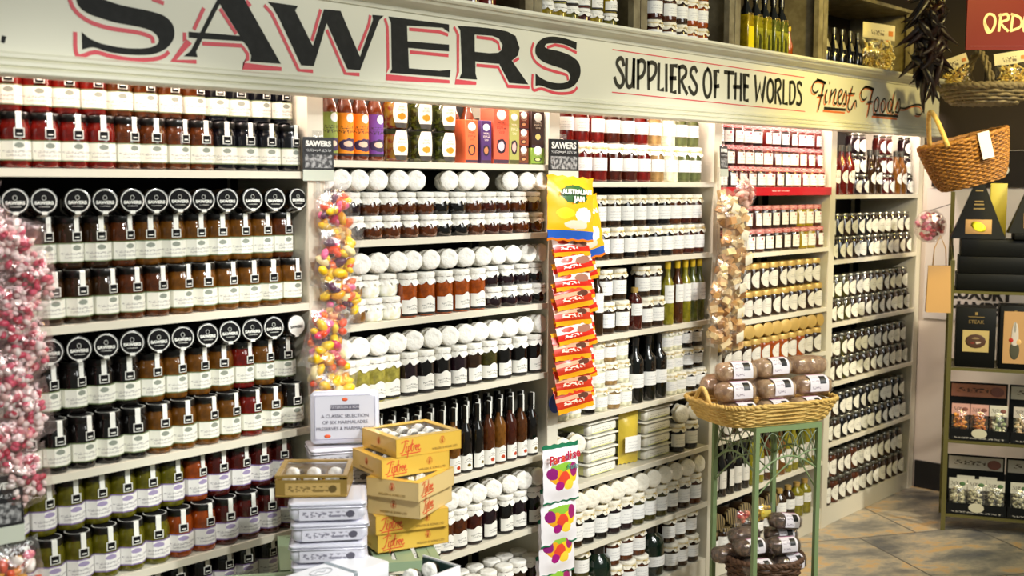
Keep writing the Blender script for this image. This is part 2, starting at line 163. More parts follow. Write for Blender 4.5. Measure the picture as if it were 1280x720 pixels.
SUPPLIERS = [
  [[3.2322,2.0603],[3.2261,2.0768],[3.2145,2.082],[3.2003,2.0764],[3.1937,2.064],[3.2008,2.051],[3.2213,2.0322],[3.2314,2.0159],[3.2306,1.9988],[3.2136,1.9847],[3.1934,1.9929],[3.1816,2.0124]],
  [[3.2492,2.0804],[3.2489,2.0103],[3.2569,1.9902],[3.2716,1.9894],[3.2859,2.0059],[3.2918,2.0839]],
  [[3.2918,2.0839],[3.2922,1.989]],
  [[3.3168,2.0825],[3.3178,1.9872]],
  [[3.3169,2.0773],[3.3377,2.0842],[3.3559,2.0769],[3.3565,2.0526],[3.3419,2.0306],[3.3212,2.0222]],
  [[3.3782,2.0822],[3.3824,1.9896]],
  [[3.3772,2.0769],[3.4015,2.0823],[3.4233,2.0752],[3.4239,2.0506],[3.4059,2.0281],[3.3847,2.0196]],
  [[3.4437,2.0804],[3.4424,1.988],[3.4724,1.9917]],
  [[3.4902,2.0805],[3.4927,1.9894]],
  [[3.5563,2.082],[3.524,2.0813],[3.5248,1.986],[3.5526,1.9877]],
  [[3.5157,2.0351],[3.5511,2.0375]],
  [[3.5726,2.0815],[3.5767,1.9873]],
  [[3.5727,2.0778],[3.5988,2.0835],[3.6176,2.074],[3.6162,2.0538],[3.5905,2.0301],[3.627,1.9867]],
  [[3.6896,2.072],[3.6755,2.0857],[3.6555,2.0787],[3.6494,2.0598],[3.6703,2.0392],[3.6914,2.0184],[3.6886,1.9978],[3.672,1.9876],[3.6514,1.9974],[3.6409,2.0115]],
  [[3.7649,2.0869],[3.7447,2.0667],[3.7391,2.029],[3.7508,1.9923],[3.7686,1.982],[3.7856,1.9981],[3.7914,2.0324],[3.7829,2.0733],[3.7649,2.0869]],
  [[3.8428,2.0845],[3.8179,2.0834],[3.82,1.985]],
  [[3.82,2.0249],[3.8449,2.0284]],
  [[3.8861,2.0839],[3.9523,2.0857]],
  [[3.9153,2.0849],[3.9177,1.9868]],
  [[3.9672,2.0848],[3.9674,1.9877]],
  [[4.007,2.0858],[4.009,1.9842]],
  [[3.9544,2.0324],[4.0069,2.035]],
  [[4.0659,2.0841],[4.0313,2.0856],[4.0371,1.9858],[4.0648,1.9854]],
  [[4.0332,2.0406],[4.0624,2.0405]],
  [[4.1164,2.0857],[4.1326,1.9871],[4.1572,2.0566],[4.1762,1.9896],[4.1975,2.0855]],
  [[4.2366,2.0801],[4.2196,2.0608],[4.2165,2.0242],[4.2241,2.0003],[4.2409,1.9891],[4.2606,2.0065],[4.2649,2.0353],[4.2576,2.0674],[4.2366,2.0801]],
  [[4.2817,2.0812],[4.2838,1.9873]],
  [[4.2819,2.0771],[4.3064,2.085],[4.3237,2.0718],[4.3189,2.0509],[4.3006,2.0334],[4.3279,1.9877]],
  [[4.3483,2.0837],[4.3489,1.9888],[4.3828,1.9906]],
  [[4.4022,2.0791],[4.4042,1.9918]],
  [[4.4022,2.0791],[4.4297,2.0809],[4.4464,2.059],[4.4458,2.0213],[4.4298,1.9973],[4.4042,1.9918]],
  [[4.5017,2.0752],[4.4862,2.0847],[4.4691,2.0752],[4.4747,2.0524],[4.4978,2.0327],[4.5036,2.0077],[4.4868,1.992],[4.4646,1.9971]],
]
FINEST = [
  [[4.7152,2.1004],[4.6675,2.1069],[4.6214,2.0965],[4.6001,2.0734],[4.6083,2.0546],[4.6343,2.0513],[4.6544,2.0623]],
  [[4.7099,2.1],[4.6917,2.0524],[4.6595,1.9773]],
  [[4.6558,2.0395],[4.7028,2.0432]],
  [[4.7383,2.07],[4.7213,2.0345],[4.7258,2.0126],[4.7415,2.0184]],
  [[4.7597,2.1048],[4.7602,2.098]],
  [[4.7811,2.0726],[4.7684,2.0174]],
  [[4.7722,2.0424],[4.8136,2.0747],[4.8228,2.0678],[4.8059,2.0244],[4.823,2.0129],[4.8332,2.0234]],
  [[4.8541,2.0421],[4.8826,2.0639],[4.8816,2.0789],[4.8576,2.0724],[4.8467,2.0367],[4.8558,2.0147],[4.8855,2.0188]],
  [[4.8885,2.024],[4.9187,2.0762],[4.9286,2.0464],[4.9225,2.0182],[4.9002,2.017]],
  [[4.9852,2.0997],[4.9452,2.0169],[4.9582,1.9921],[4.9808,1.9958]],
  [[4.9476,2.0653],[5.0103,2.069]],
  [[4.9808,1.9958],[5.0072,2.0305],[5.0264,2.0366],[5.0293,2.0111]],
  [[5.2096,2.102],[5.1426,2.1098],[5.0959,2.0975],[5.0739,2.0754],[5.0874,2.0504],[5.1113,2.0465],[5.1343,2.0583]],
  [[5.2035,2.1017],[5.1773,2.045],[5.1523,1.9756]],
  [[5.1477,2.0381],[5.2018,2.0422]],
  [[5.27,2.0342],[5.2613,2.0144],[5.2466,2.0017],[5.2314,2.001],[5.2216,2.0124],[5.2209,2.0316],[5.2295,2.0513],[5.2441,2.064],[5.2593,2.0649],[5.2692,2.0535],[5.27,2.0342]],
  [[5.3452,2.0328],[5.3365,2.0135],[5.3216,2.001],[5.3061,2.0003],[5.2961,2.0114],[5.2951,2.0302],[5.3037,2.0495],[5.3186,2.0619],[5.3341,2.0628],[5.3443,2.0517],[5.3452,2.0328]],
  [[5.419,2.0367],[5.411,2.0188],[5.3973,2.0073],[5.3831,2.0066],[5.3738,2.0169],[5.373,2.0343],[5.381,2.0521],[5.3947,2.0637],[5.4089,2.0645],[5.4182,2.0542],[5.419,2.0367]],
  [[5.4448,2.1033],[5.4173,2.0095],[5.4371,2.005]],
  [[5.4617,2.0226],[5.4969,2.0736],[5.51,2.0415],[5.4956,2.0079],[5.4563,2.0087]],
  [[5.507,2.0304],[5.5669,2.0307],[5.6333,2.0452],[5.7012,2.056],[5.7643,2.0549],[5.7903,2.0335],[5.7613,2.0093],[5.7052,2.0095]],
]
FINEST_SHADE = [
  [[4.7041,2.0913],[4.6565,2.0979],[4.6105,2.0876],[4.5893,2.0645],[4.5976,2.0457],[4.6235,2.0424],[4.6435,2.0533]],
  [[4.6989,2.091],[4.6807,2.0434],[4.6485,1.9685]],
  [[4.6449,2.0306],[4.6917,2.0343]],
  [[4.7272,2.0609],[4.7102,2.0255],[4.7147,2.0036],[4.7303,2.0094]],
  [[4.7698,2.0635],[4.7571,2.0084]],
  [[4.7609,2.0333],[4.8022,2.0655],[4.8113,2.0586],[4.7945,2.0153],[4.8115,2.0038],[4.8218,2.0143]],
  [[4.8425,2.033],[4.871,2.0547],[4.87,2.0697],[4.8461,2.0632],[4.8352,2.0276],[4.8443,2.0055],[4.8739,2.0096]],
  [[4.8769,2.0148],[4.907,2.0669],[4.9168,2.0371],[4.9108,2.009],[4.8885,2.0078]],
  [[4.9733,2.0902],[4.9334,2.0077],[4.9463,1.9829],[4.9688,1.9865]],
  [[4.9358,2.056],[4.9983,2.0596]],
  [[4.9688,1.9865],[4.9951,2.0211],[5.0143,2.0273],[5.0172,2.0017]],
  [[5.1969,2.0923],[5.1301,2.1002],[5.0836,2.0879],[5.0617,2.0659],[5.0751,2.0409],[5.099,2.037],[5.1219,2.0487]],
  [[5.1909,2.092],[5.1648,2.0354],[5.1397,1.9661]],
  [[5.1353,2.0286],[5.1892,2.0325]],
  [[5.2571,2.0245],[5.2484,2.0047],[5.2338,1.9921],[5.2187,1.9914],[5.2089,2.0028],[5.2082,2.022],[5.2167,2.0416],[5.2313,2.0543],[5.2465,2.0552],[5.2563,2.0438],[5.2571,2.0245]],
  [[5.3321,2.023],[5.3234,2.0037],[5.3085,1.9913],[5.2931,1.9906],[5.2831,2.0017],[5.2822,2.0205],[5.2907,2.0397],[5.3056,2.0521],[5.321,2.053],[5.3311,2.0419],[5.3321,2.023]],
  [[5.4056,2.0268],[5.3976,2.0089],[5.3839,1.9975],[5.3698,1.9968],[5.3606,2.0071],[5.3598,2.0245],[5.3677,2.0423],[5.3814,2.0538],[5.3955,2.0546],[5.4048,2.0443],[5.4056,2.0268]],
  [[5.4313,2.0932],[5.4039,1.9997],[5.4236,1.9952]],
  [[5.4481,2.0127],[5.4832,2.0636],[5.4964,2.0315],[5.482,1.9979],[5.4428,1.9988]],
  [[5.4933,2.0204],[5.553,2.0206],[5.6192,2.035],[5.6868,2.0457],[5.7497,2.0445],[5.7756,2.0231],[5.7467,1.999],[5.6909,1.9993]],
]
THICK = [
  [[4.7206,2.0983],[4.6414,2.1075]],
  [[5.2097,2.101],[5.1188,2.1083]],
  [[4.7167,1.988],[4.9187,1.9912]],
  [[5.2098,1.9835],[5.4881,1.9872]],
]
THICK_SHADE = [
  [[4.7069,1.9757],[4.914,1.9773]],
  [[5.1984,1.9724],[5.476,1.9741]],
]
RULES = [
  [[3.1684,2.1074],[4.5247,2.1084]],
  [[3.1684,1.9634],[4.5398,1.9649]],
]
DOT = [
  [1.0802,1.9525],
  [1.089,1.9509],
  [1.0847,1.9367],
  [1.0779,1.9386],
]

# ---------------------------------------------------------------- materials
def srgb(h):
    if isinstance(h, str):
        h = [int(h[i:i+2], 16)/255 for i in (0, 2, 4)]
    return tuple((c/12.92 if c <= .04045 else ((c+.055)/1.055)**2.4) for c in h)+(1,)
MC = {}
def mat(name, col='808080', rough=.5, metal=0, coat=0, spec=.5, alpha=1, noise=None, emit=0, trans=0, bump=None):
    if name in MC: return MC[name]
    m = bpy.data.materials.new(name); m.use_nodes = True; nt = m.node_tree; b = nt.nodes['Principled BSDF']
    c = srgb(col); b.inputs['Base Color'].default_value = c; b.inputs['Roughness'].default_value = rough
    b.inputs['Metallic'].default_value = metal; b.inputs['Coat Weight'].default_value = coat; b.inputs['Coat Roughness'].default_value = .05
    b.inputs['Specular IOR Level'].default_value = spec; b.inputs['Alpha'].default_value = alpha; b.inputs['Transmission Weight'].default_value = trans
    if emit: b.inputs['Emission Color'].default_value = c; b.inputs['Emission Strength'].default_value = emit
    tc = nt.nodes.new('ShaderNodeTexCoord')
    if noise:   # (second colour, scale, contrast low, high)
        n = nt.nodes.new('ShaderNodeTexNoise'); n.inputs['Scale'].default_value = noise[1]; n.inputs['Detail'].default_value = 4
        nt.links.new(tc.outputs['Object'], n.inputs['Vector'])
        r = nt.nodes.new('ShaderNodeValToRGB'); r.color_ramp.elements[0].position = noise[2]; r.color_ramp.elements[1].position = noise[3]
        r.color_ramp.elements[0].color = c; r.color_ramp.elements[1].color = srgb(noise[0])
        nt.links.new(n.outputs['Fac'], r.inputs['Fac']); nt.links.new(r.outputs['Color'], b.inputs['Base Color'])
    if bump:
        n = nt.nodes.new('ShaderNodeTexNoise'); n.inputs['Scale'].default_value = bump[0]; n.inputs['Detail'].default_value = 3
        nt.links.new(tc.outputs['Object'], n.inputs['Vector'])
        bp = nt.nodes.new('ShaderNodeBump'); bp.inputs['Strength'].default_value = bump[1]; bp.inputs['Distance'].default_value = bump[2]
        nt.links.new(n.outputs['Fac'], bp.inputs['Height']); nt.links.new(bp.outputs['Normal'], b.inputs['Normal'])
    MC[name] = m; return m
def math_node(nt, op, a, b=None, clamp=False):
    n = nt.nodes.new('ShaderNodeMath'); n.operation = op; n.use_clamp = clamp
    for i, v in enumerate((a, b)):
        if v is None: continue
        if isinstance(v, (int, float)): n.inputs[i].default_value = v
        else: nt.links.new(v, n.inputs[i])
    return n.outputs[0]
def label_mat(name, base, ink='303030', rows=(), bands=(), blobs=(), rough=.55):
    """printed paper: rows (v0,v1,u0,u1,freq) of small illegible print, bands (v0,v1,colour), blobs (u,v,ru,rv,colour)"""
    if name in MC: return MC[name]
    m = bpy.data.materials.new(name); m.use_nodes = True; nt = m.node_tree; b = nt.nodes['Principled BSDF']
    b.inputs['Roughness'].default_value = rough; b.inputs['Specular IOR Level'].default_value = .3
    uv = nt.nodes.new('ShaderNodeUVMap'); sp = nt.nodes.new('ShaderNodeSeparateXYZ'); nt.links.new(uv.outputs[0], sp.inputs[0])
    U, V = sp.outputs[0], sp.outputs[1]
    def win(x, a, c): return math_node(nt, 'MULTIPLY', math_node(nt, 'GREATER_THAN', x, a), math_node(nt, 'LESS_THAN', x, c))
    col = None
    rgb = nt.nodes.new('ShaderNodeRGB'); rgb.outputs[0].default_value = srgb(base); col = rgb.outputs[0]
    def over(col, mask, c):
        mx = nt.nodes.new('ShaderNodeMix'); mx.data_type = 'RGBA'; nt.links.new(mask, mx.inputs[0]); nt.links.new(col, mx.inputs[6]); mx.inputs[7].default_value = srgb(c); return mx.outputs[2]
    for (v0, v1, c) in bands: col = over(col, win(V, v0, v1), c)
    for (u0, v0, ru, rv, c) in blobs:
        du = math_node(nt, 'DIVIDE', math_node(nt, 'SUBTRACT', U, u0), ru); dv = math_node(nt, 'DIVIDE', math_node(nt, 'SUBTRACT', V, v0), rv)
        d = math_node(nt, 'ADD', math_node(nt, 'MULTIPLY', du, du), math_node(nt, 'MULTIPLY', dv, dv))
        nz = nt.nodes.new('ShaderNodeTexNoise'); nz.inputs['Scale'].default_value = 9; nt.links.new(uv.outputs[0], nz.inputs['Vector'])
        d = math_node(nt, 'ADD', d, math_node(nt, 'MULTIPLY', nz.outputs['Fac'], .8))
        col = over(col, math_node(nt, 'LESS_THAN', d, 1.15), c)
    if rows:
        for (v0, v1, u0, u1, fr) in rows:
            mp = nt.nodes.new('ShaderNodeMapping'); mp.inputs['Scale'].default_value = (fr, 2.2/(v1-v0), 1); nt.links.new(uv.outputs[0], mp.inputs['Vector'])
            nz = nt.nodes.new('ShaderNodeTexNoise'); nz.inputs['Scale'].default_value = 1; nz.inputs['Detail'].default_value = 1; nt.links.new(mp.outputs[0], nz.inputs['Vector'])
            k = math_node(nt, 'MULTIPLY', math_node(nt, 'MULTIPLY', math_node(nt, 'GREATER_THAN', nz.outputs['Fac'], .52), .9), math_node(nt, 'MULTIPLY', win(V, v0, v1), win(U, u0, u1)))
            col = over(col, k, ink)
    nt.links.new(col, b.inputs['Base Color']); MC[name] = m; return m
def film_mat(name, col='ffffff', opacity=.18, rough=.12):
    if name in MC: return MC[name]
    m = bpy.data.materials.new(name); m.use_nodes = True; nt = m.node_tree
    out = nt.nodes['Material Output']; b = nt.nodes['Principled BSDF']; b.inputs['Base Color'].default_value = srgb(col); b.inputs['Roughness'].default_value = rough
    b.inputs['Coat Weight'].default_value = 1; b.inputs['Metallic'].default_value = .75
    tr = nt.nodes.new('ShaderNodeBsdfTransparent'); mx = nt.nodes.new('ShaderNodeMixShader')
    n = nt.nodes.new('ShaderNodeTexNoise'); n.inputs['Scale'].default_value = 28; n.inputs['Detail'].default_value = 3
    tc = nt.nodes.new('ShaderNodeTexCoord'); nt.links.new(tc.outputs['Object'], n.inputs['Vector'])
    bp = nt.nodes.new('ShaderNodeBump'); bp.inputs['Strength'].default_value = .8; bp.inputs['Distance'].default_value = .01
    nt.links.new(n.outputs['Fac'], bp.inputs['Height']); nt.links.new(bp.outputs['Normal'], b.inputs['Normal'])
    r = nt.nodes.new('ShaderNodeMapRange'); r.inputs[1].default_value = .5; r.inputs[2].default_value = .7; r.inputs[3].default_value = opacity; r.inputs[4].default_value = min(1, opacity+.16)
    nt.links.new(n.outputs['Fac'], r.inputs[0]); nt.links.new(r.outputs[0], mx.inputs[0])
    nt.links.new(tr.outputs[0], mx.inputs[1]); nt.links.new(b.outputs[0], mx.inputs[2]); nt.links.new(mx.outputs[0], out.inputs[0])
    MC[name] = m; return m
CONT = {'redbrown': '4a1609', 'red': '781008', 'brown': '5e2b0c', 'navy': '0d0d14', 'umber': '38200c', 'ochre': '7a4a10', 'black': '100c0a',
        'olive': '6f6a12', 'orange': 'a3430c', 'darkred': '52120c', 'plum': '241018', 'honey': '94601c', 'creamfill': 'e9e6c8', 'amber': 'bb520c',
        'mustard': 'c0b44c', 'oliveb': '4a4414', 'honeyd': '8a5416', 'tan': 'b89258', 'whitish': 'b5b39a', 'pickle': '6c7444', 'oil': 'a39a1c',
        'amberd': '5a2c0c', 'oilg': '66702a', 'yellow': 'b59a10', 'winebk': '0a0b0a', 'greenglass': '0c2418', 'cream': 'd8d4bc', 'whitelid': '100c0a'}
BASEC = dict(CONT)
def content(c):
    k_ = 1.0 if c in ('whitish', 'creamfill', 'cream') else .66
    CONT[c] = ''.join('%02x' % int(int(BASEC[c][i:i+2], 16)*k_) for i in (0, 2, 4))
    return mat('jar_'+c, CONT[c], rough=.13, coat=.6, spec=.5, noise=(''.join('%02x' % min(255, int(int(CONT[c][i:i+2], 16)*1.35+4)) for i in (0, 2, 4)), 60, .35, .7))
M_black = mat('black_lid', '0c0a09', .28, coat=.4); M_white = mat('white_paper', 'ecebe4', .6); M_cloth = mat('white_cloth_cap', 'f0eee6', .85, bump=(70, .9, .006))
M_cloth2 = mat('cream_cloth_cap', 'e9e4d4', .85, bump=(70, .9, .006)); M_gold = mat('gold_lid', 'c4a25a', .38, metal=.3); M_silver = mat('silver_lid', '8e8c80', .25, metal=.85)
M_string = mat('raffia', 'd9c27c', .8); M_seal = mat('seal_white', 'e8e8e0', .6); M_sealb = mat('seal_black', '0c0b0d', .7, spec=.15); M_band = mat('elastic', '6b5f50', .8)
L_green = label_mat('chutney_label', 'e9e8dc', '8f8a88', rows=((.2, .3, .28, .74, 60), (.38, .5, .22, .80, 44)), bands=((0, .06, '6f7d58'), (.94, 1, '6f7d58')), blobs=((.5, .74, .09, .16, '8a9084'),))
L_greenc = label_mat('chutney_label_cream', 'e2deb8', '75624c', rows=((.2, .3, .3, .7, 60), (.38, .5, .25, .78, 44)), bands=((0, .06, '6f7d58'), (.94, 1, '6f7d58')), blobs=((.5, .74, .09, .16, 'a09060'),))
L_purple = label_mat('relish_label', 'e6e4e0', '77707c', rows=((.2, .3, .28, .74, 60), (.38, .5, .22, .80, 44)), bands=((0, .07, '83719c'), (.93, 1, '83719c')), blobs=((.5, .74, .12, .16, '9a8db0'),))
L_pres = label_mat('preserve_label', 'eceae2', '4c4a48', rows=((.34, .44, .25, .75, 40), (.5, .6, .2, .8, 34)), bands=((0, .13, '23211f'),))
L_deli = label_mat('deli_label', 'e9e9e6', 'a8a8ac', rows=((.2, .28, .2, .8, 50), (.38, .45, .15, .85, 50), (.58, .68, .2, .8, 34)))
L_ging = label_mat('jam_label', 'e6e2dc', '8a8284', rows=((.22, .32, .2, .8, 40), (.5, .6, .2, .8, 30)), blobs=((.5, .82, .1, .12, 'b05060'),))
L_round = label_mat('round_label', 'e6e4d8', '8a8478', rows=((.42, .5, .25, .75, 30), (.56, .62, .3, .7, 30)))
L_round2 = label_mat('round_label_grey', 'd4d0c6', '9a9488', rows=((.42, .5, .25, .75, 30), (.56, .62, .3, .7, 30)))
# red and white gingham cloth
def gingham():
    m = bpy.data.materials.new('gingham'); m.use_nodes = True; nt = m.node_tree; b = nt.nodes['Principled BSDF']; b.inputs['Roughness'].default_value = .5
    tc = nt.nodes.new('ShaderNodeTexCoord'); ck = nt.nodes.new('ShaderNodeTexChecker'); ck.inputs['Scale'].default_value = 160
    ck.inputs[1].default_value = srgb('a01420'); ck.inputs[2].default_value = srgb('cfa6a2'); nt.links.new(tc.outputs['Object'], ck.inputs['Vector']); nt.links.new(ck.outputs[0], b.inputs['Base Color']); return m
M_ging = gingham()
def stripes():
    m = bpy.data.materials.new('striped_lid'); m.use_nodes = True; nt = m.node_tree; b = nt.nodes['Principled BSDF']; b.inputs['Roughness'].default_value = .4
    tc = nt.nodes.new('ShaderNodeTexCoord'); ck = nt.nodes.new('ShaderNodeTexWave'); ck.inputs['Scale'].default_value = 26
    r = nt.nodes.new('ShaderNodeValToRGB'); r.color_ramp.elements[0].color = srgb('241a0e'); r.color_ramp.elements[1].color = srgb('8a7850'); r.color_ramp.elements[0].position = .4; r.color_ramp.elements[1].position = .6
    nt.links.new(tc.outputs['Object'], ck.inputs['Vector']); nt.links.new(ck.outputs[0], r.inputs[0]); nt.links.new(r.outputs[0], b.inputs['Base Color']); return m
M_stripe = stripes()
# ---------------------------------------------------------------- mesh builder
class MB:
    def __init__(s): s.v = []; s.f = []; s.m = []; s.uv = []; s.sm = []; s.mats = []
    def mi(s, m):
        if m not in s.mats: s.mats.append(m)
        return s.mats.index(m)
    def face(s, idx, m, sm=False, uv=None):
        s.f.append(idx); s.m.append(m); s.sm.append(sm); s.uv.append(uv or [(0, 0)]*len(idx))
    def box(s, c, d, m, rot=0, M=None):
        """c centre, d full size, rot about z"""
        k = s.mi(m); b = len(s.v); x, y, z = [q/2 for q in d]
        T = M or (Matrix.Translation(c) @ Matrix.Rotation(rot, 4, 'Z'))
        for p in ((-x, -y, -z), (x, -y, -z), (x, y, -z), (-x, y, -z), (-x, -y, z), (x, -y, z), (x, y, z), (-x, y, z)): s.v.append(tuple(T @ Vector(p)))
        U = [(0, 0), (1, 0), (1, 1), (0, 1)]
        for q in ((0, 3, 2, 1), (4, 5, 6, 7), (0, 1, 5, 4), (1, 2, 6, 5), (2, 3, 7, 6), (3, 0, 4, 7)): s.face([b+i for i in q], k, False, U)
        return s
    def bbox(s, c, d, m, r=.004, rot=0, M=None):
        """box with chamfered vertical and top edges"""
        x, y, z = [q/2 for q in d]; T = M or (Matrix.Translation(c) @ Matrix.Rotation(rot, 4, 'Z'))
        def ring(ix, zz):
            a, bb = x-ix, y-ix; o = []
            for sx, sy, st in ((1, 1, 0), (-1, 1, 1), (-1, -1, 2), (1, -1, 3)):
                for k in range(4):
                    an = (st+k/3)*PI/2; o.append((sx*(a-r)+r*math.cos(an)*1, sy*(bb-r)+r*math.sin(an), zz))
            return o
        rings = [ring(r, -z), ring(0, -z+r), ring(0, z-r), ring(r*.3, z-r*.3), ring(r, z)]
        k = s.mi(m); b = len(s.v); n = 16
        for R_ in rings:
            for p in R_: s.v.append(tuple(T @ Vector(p)))
        for j in range(len(rings)-1):
            for i in range(n):
                s.face([b+j*n+i, b+j*n+(i+1) % n, b+(j+1)*n+(i+1) % n, b+(j+1)*n+i], k, True)
        s.face([b+i for i in range(n)][::-1], k); s.face([b+(len(rings)-1)*n+i for i in range(n)], k)
        return s
    def lathe(s, prof, m, n=20, rf=None, a0=None, a1=None, sm=True, zf=None, M=None):
        """prof list of (r,z) or None for a hard break; rf(angle,j)->radius factor"""
        k = s.mi(m); full = a0 is None; a0 = 0 if full else a0; a1 = 2*PI if full else a1
        cols = n if full else n+1; segs = []; cur = []
        for p in prof:
            if p is None: segs.append(cur); cur = [cur[-1]]
            else: cur.append(p)
        segs.append(cur); zt = [p[1] for p in prof if p]; z0, z1 = min(zt), max(zt); j = 0
        for sg in segs:
            b = len(s.v)
            for (r, z) in sg:
                for i in range(cols):
                    a = a0+(a1-a0)*i/n; q = r*(rf(a, z) if rf else 1); zz = z+(zf(a, z) if zf else 0); p = (q*math.cos(a), q*math.sin(a), zz)
                    s.v.append(tuple(M @ Vector(p)) if M else p)
            for j in range(len(sg)-1):
                for i in range(n):
                    i2 = (i+1) % cols; w0 = (sg[j][1]-z0)/max(1e-6, z1-z0); w1 = (sg[j+1][1]-z0)/max(1e-6, z1-z0)
                    idx = [b+j*cols+i, b+j*cols+i2, b+(j+1)*cols+i2, b+(j+1)*cols+i]; uv = [(i/n, w0), ((i+1)/n, w0), ((i+1)/n, w1), (i/n, w1)]
                    if sg[j][0] < 1e-6: idx = idx[1:]; uv = uv[1:]; 
                    elif sg[j+1][0] < 1e-6: idx = idx[:3]; uv = uv[:3]
                    s.face(idx, k, sm, uv)
        return s
    def cyl(s, c, r, h, m, n=16, M=None):
        T = Matrix.Translation(c) if M is None else M
        return s.lathe([(0, 0), (r, 0), None, (r, h), None, (0, h)], m, n, M=T)
    def tube(s, pts, r, m, n=6, closed=False, rads=None):
        k = s.mi(m); pts = [Vector(p) for p in pts]; N = len(pts); b = len(s.v); up = None
        for i, p in enumerate(pts):
            t = (pts[(i+1) % N]-pts[i-1]) if closed else (pts[min(i+1, N-1)]-pts[max(i-1, 0)])
            t.normalize()
            if up is None: up = Vector((0, 0, 1)) if abs(t.z) < .9 else Vector((1, 0, 0))
            a = t.cross(up)
            if a.length < 1e-4: a = t.orthogonal()
            a.normalize(); bb = a.cross(t).normalized(); up = bb; rr = rads[i] if rads else r
            for q in range(n): s.v.append(tuple(p+a*rr*math.cos(2*PI*q/n)+bb*rr*math.sin(2*PI*q/n)))
        for i in range(N if closed else N-1):
            j = (i+1) % N
            for q in range(n): s.face([b+i*n+q, b+i*n+(q+1) % n, b+j*n+(q+1) % n, b+j*n+q], k, True)
        if not closed: s.face([b+q for q in range(n)][::-1], k); s.face([b+(N-1)*n+q for q in range(n)], k)
        return s
    def ell(s, c, r, m, n=8, k_=5, M=None):
        T = Matrix.Translation(c) @ (M or Matrix.Identity(4)) @ Matrix.Diagonal((r[0], r[1], r[2], 1))
        return s.lathe([(math.sin(PI*i/k_), -math.cos(PI*i/k_)) for i in range(k_+1)], m, n, M=T)
    def poly(s, pts, m, th=0):
        """flat polygon from 3D points (convex or simple)"""
        k = s.mi(m); b = len(s.v); s.v += [tuple(p) for p in pts]; s.face(list(range(b, b+len(pts))), k, False, [(0, 0)]*len(pts)); return s
    def quad(s, pts, m, sm=False):
        k = s.mi(m); b = len(s.v); s.v += [tuple(p) for p in pts]; s.face([b, b+1, b+2, b+3], k, sm, [(0, 0), (1, 0), (1, 1), (0, 1)]); return s
    def mesh(s, name):
        me = bpy.data.meshes.new(name); me.from_pydata(s.v, [], s.f)
        for m in s.mats: me.materials.append(m)
        me.polygons.foreach_set('material_index', s.m); me.polygons.foreach_set('use_smooth', s.sm)
        ul = me.uv_layers.new(name='UVMap'); flat = []
        for q in s.uv:
            for a in q: flat += [a[0], a[1]]
        ul.data.foreach_set('uv', flat); me.update(); return me
def obj(name, mesh, parent=None, label=None, kind=None, M=None):
    if isinstance(mesh, MB): mesh = mesh.mesh(name)
    o = bpy.data.objects.new(name, mesh); C.objects.link(o)
    if parent is not None: o.parent = parent
    if M is not None: o.matrix_local = M
    if label: o['label'] = label
    if kind: o['kind'] = kind
    return o
def thing(o, label, cat, group=None):
    assert 4 <= len(label.split()) <= 16, label
    o['label'] = label; o['category'] = cat
    if group: o['group'] = group
    return o
def empty(name, label, cat, loc=(0, 0, 0), rz=0, group=None, M=None):
    o = bpy.data.objects.new(name, None); C.objects.link(o); o.empty_display_size = .05
    if M is not None: o.matrix_world = M
    else: o.location = loc; o.rotation_euler = (0, 0, rz)
    return thing(o, label, cat, group)
def copy_tree(o, parent=None):
    c = o.copy(); C.objects.link(c)
    if parent is not None: c.parent = parent
    for ch in o.children: copy_tree(ch, c)
    return c
TXT = {}
def text_mesh(txt, size, m, ext=.0004, align='CENTER', sx=1.0, shear=0, bold=0):
    key = (txt, size, m.name, sx, shear, bold, align)
    if key in TXT: return TXT[key]
    cu = bpy.data.curves.new('lettering', 'FONT'); cu.body = txt; cu.size = size; cu.extrude = ext; cu.align_x = align; cu.align_y = 'CENTER'; cu.shear = shear; cu.offset = bold; cu.resolution_u = 3
    to = bpy.data.objects.new('lettering_tmp', cu); C.objects.link(to)
    dg = bpy.context.evaluated_depsgraph_get(); me = bpy.data.meshes.new_from_object(to.evaluated_get(dg)); C.objects.unlink(to); bpy.data.objects.remove(to)
    me.materials.clear(); me.materials.append(m); me.name = 'lettering'
    if sx != 1:
        for v in me.vertices: v.co.x *= sx
    TXT[key] = me; return me
STAND = Matrix.Rotation(PI/2, 4, 'X')       # text plane XY -> XZ, facing -Y
def ribbon(mb, pts, wdt, m, y=0, smooth=True, plane=None):
    """flat brush stroke through 2D points, laid on plane(x,z)->3D"""
    P = [Vector((a, b)) for a, b in pts]
    if smooth and len(P) > 2:
        Q = []
        for i in range(len(P)-1):
            p0, p1, p2, p3 = P[max(i-1, 0)], P[i], P[i+1], P[min(i+2, len(P)-1)]
            for t in (0, .25, .5, .75): Q.append(.5*((2*p1)+(p2-p0)*t+(2*p0-5*p1+4*p2-p3)*t*t+(3*p1-p0-3*p2+p3)*t**3))
        Q.append(P[-1]); P = Q
    pl = plane or (lambda a, b: (a, y, b)); k = mb.mi(m); b0 = len(mb.v); n = len(P)
    for i, p in enumerate(P):
        d1 = (P[min(i+1, n-1)]-P[max(i-1, 0)])
        if d1.length < 1e-9: d1 = Vector((1, 0))
        d1.normalize(); nn = Vector((-d1.y, d1.x))*wdt/2
        if 0 < i < n-1:
            e = (P[i]-P[i-1]).normalized(); cs = abs(e.dot(d1)); nn = nn/max(cs, .55)
        if i == 0: p = p-d1*wdt*.3
        if i == n-1: p = p+d1*wdt*.3
        mb.v.append(tuple(pl(*(p+nn)))); mb.v.append(tuple(pl(*(p-nn))))
    for i in range(n-1): mb.face([b0+2*i, b0+2*i+1, b0+2*i+3, b0+2*i+2], k)
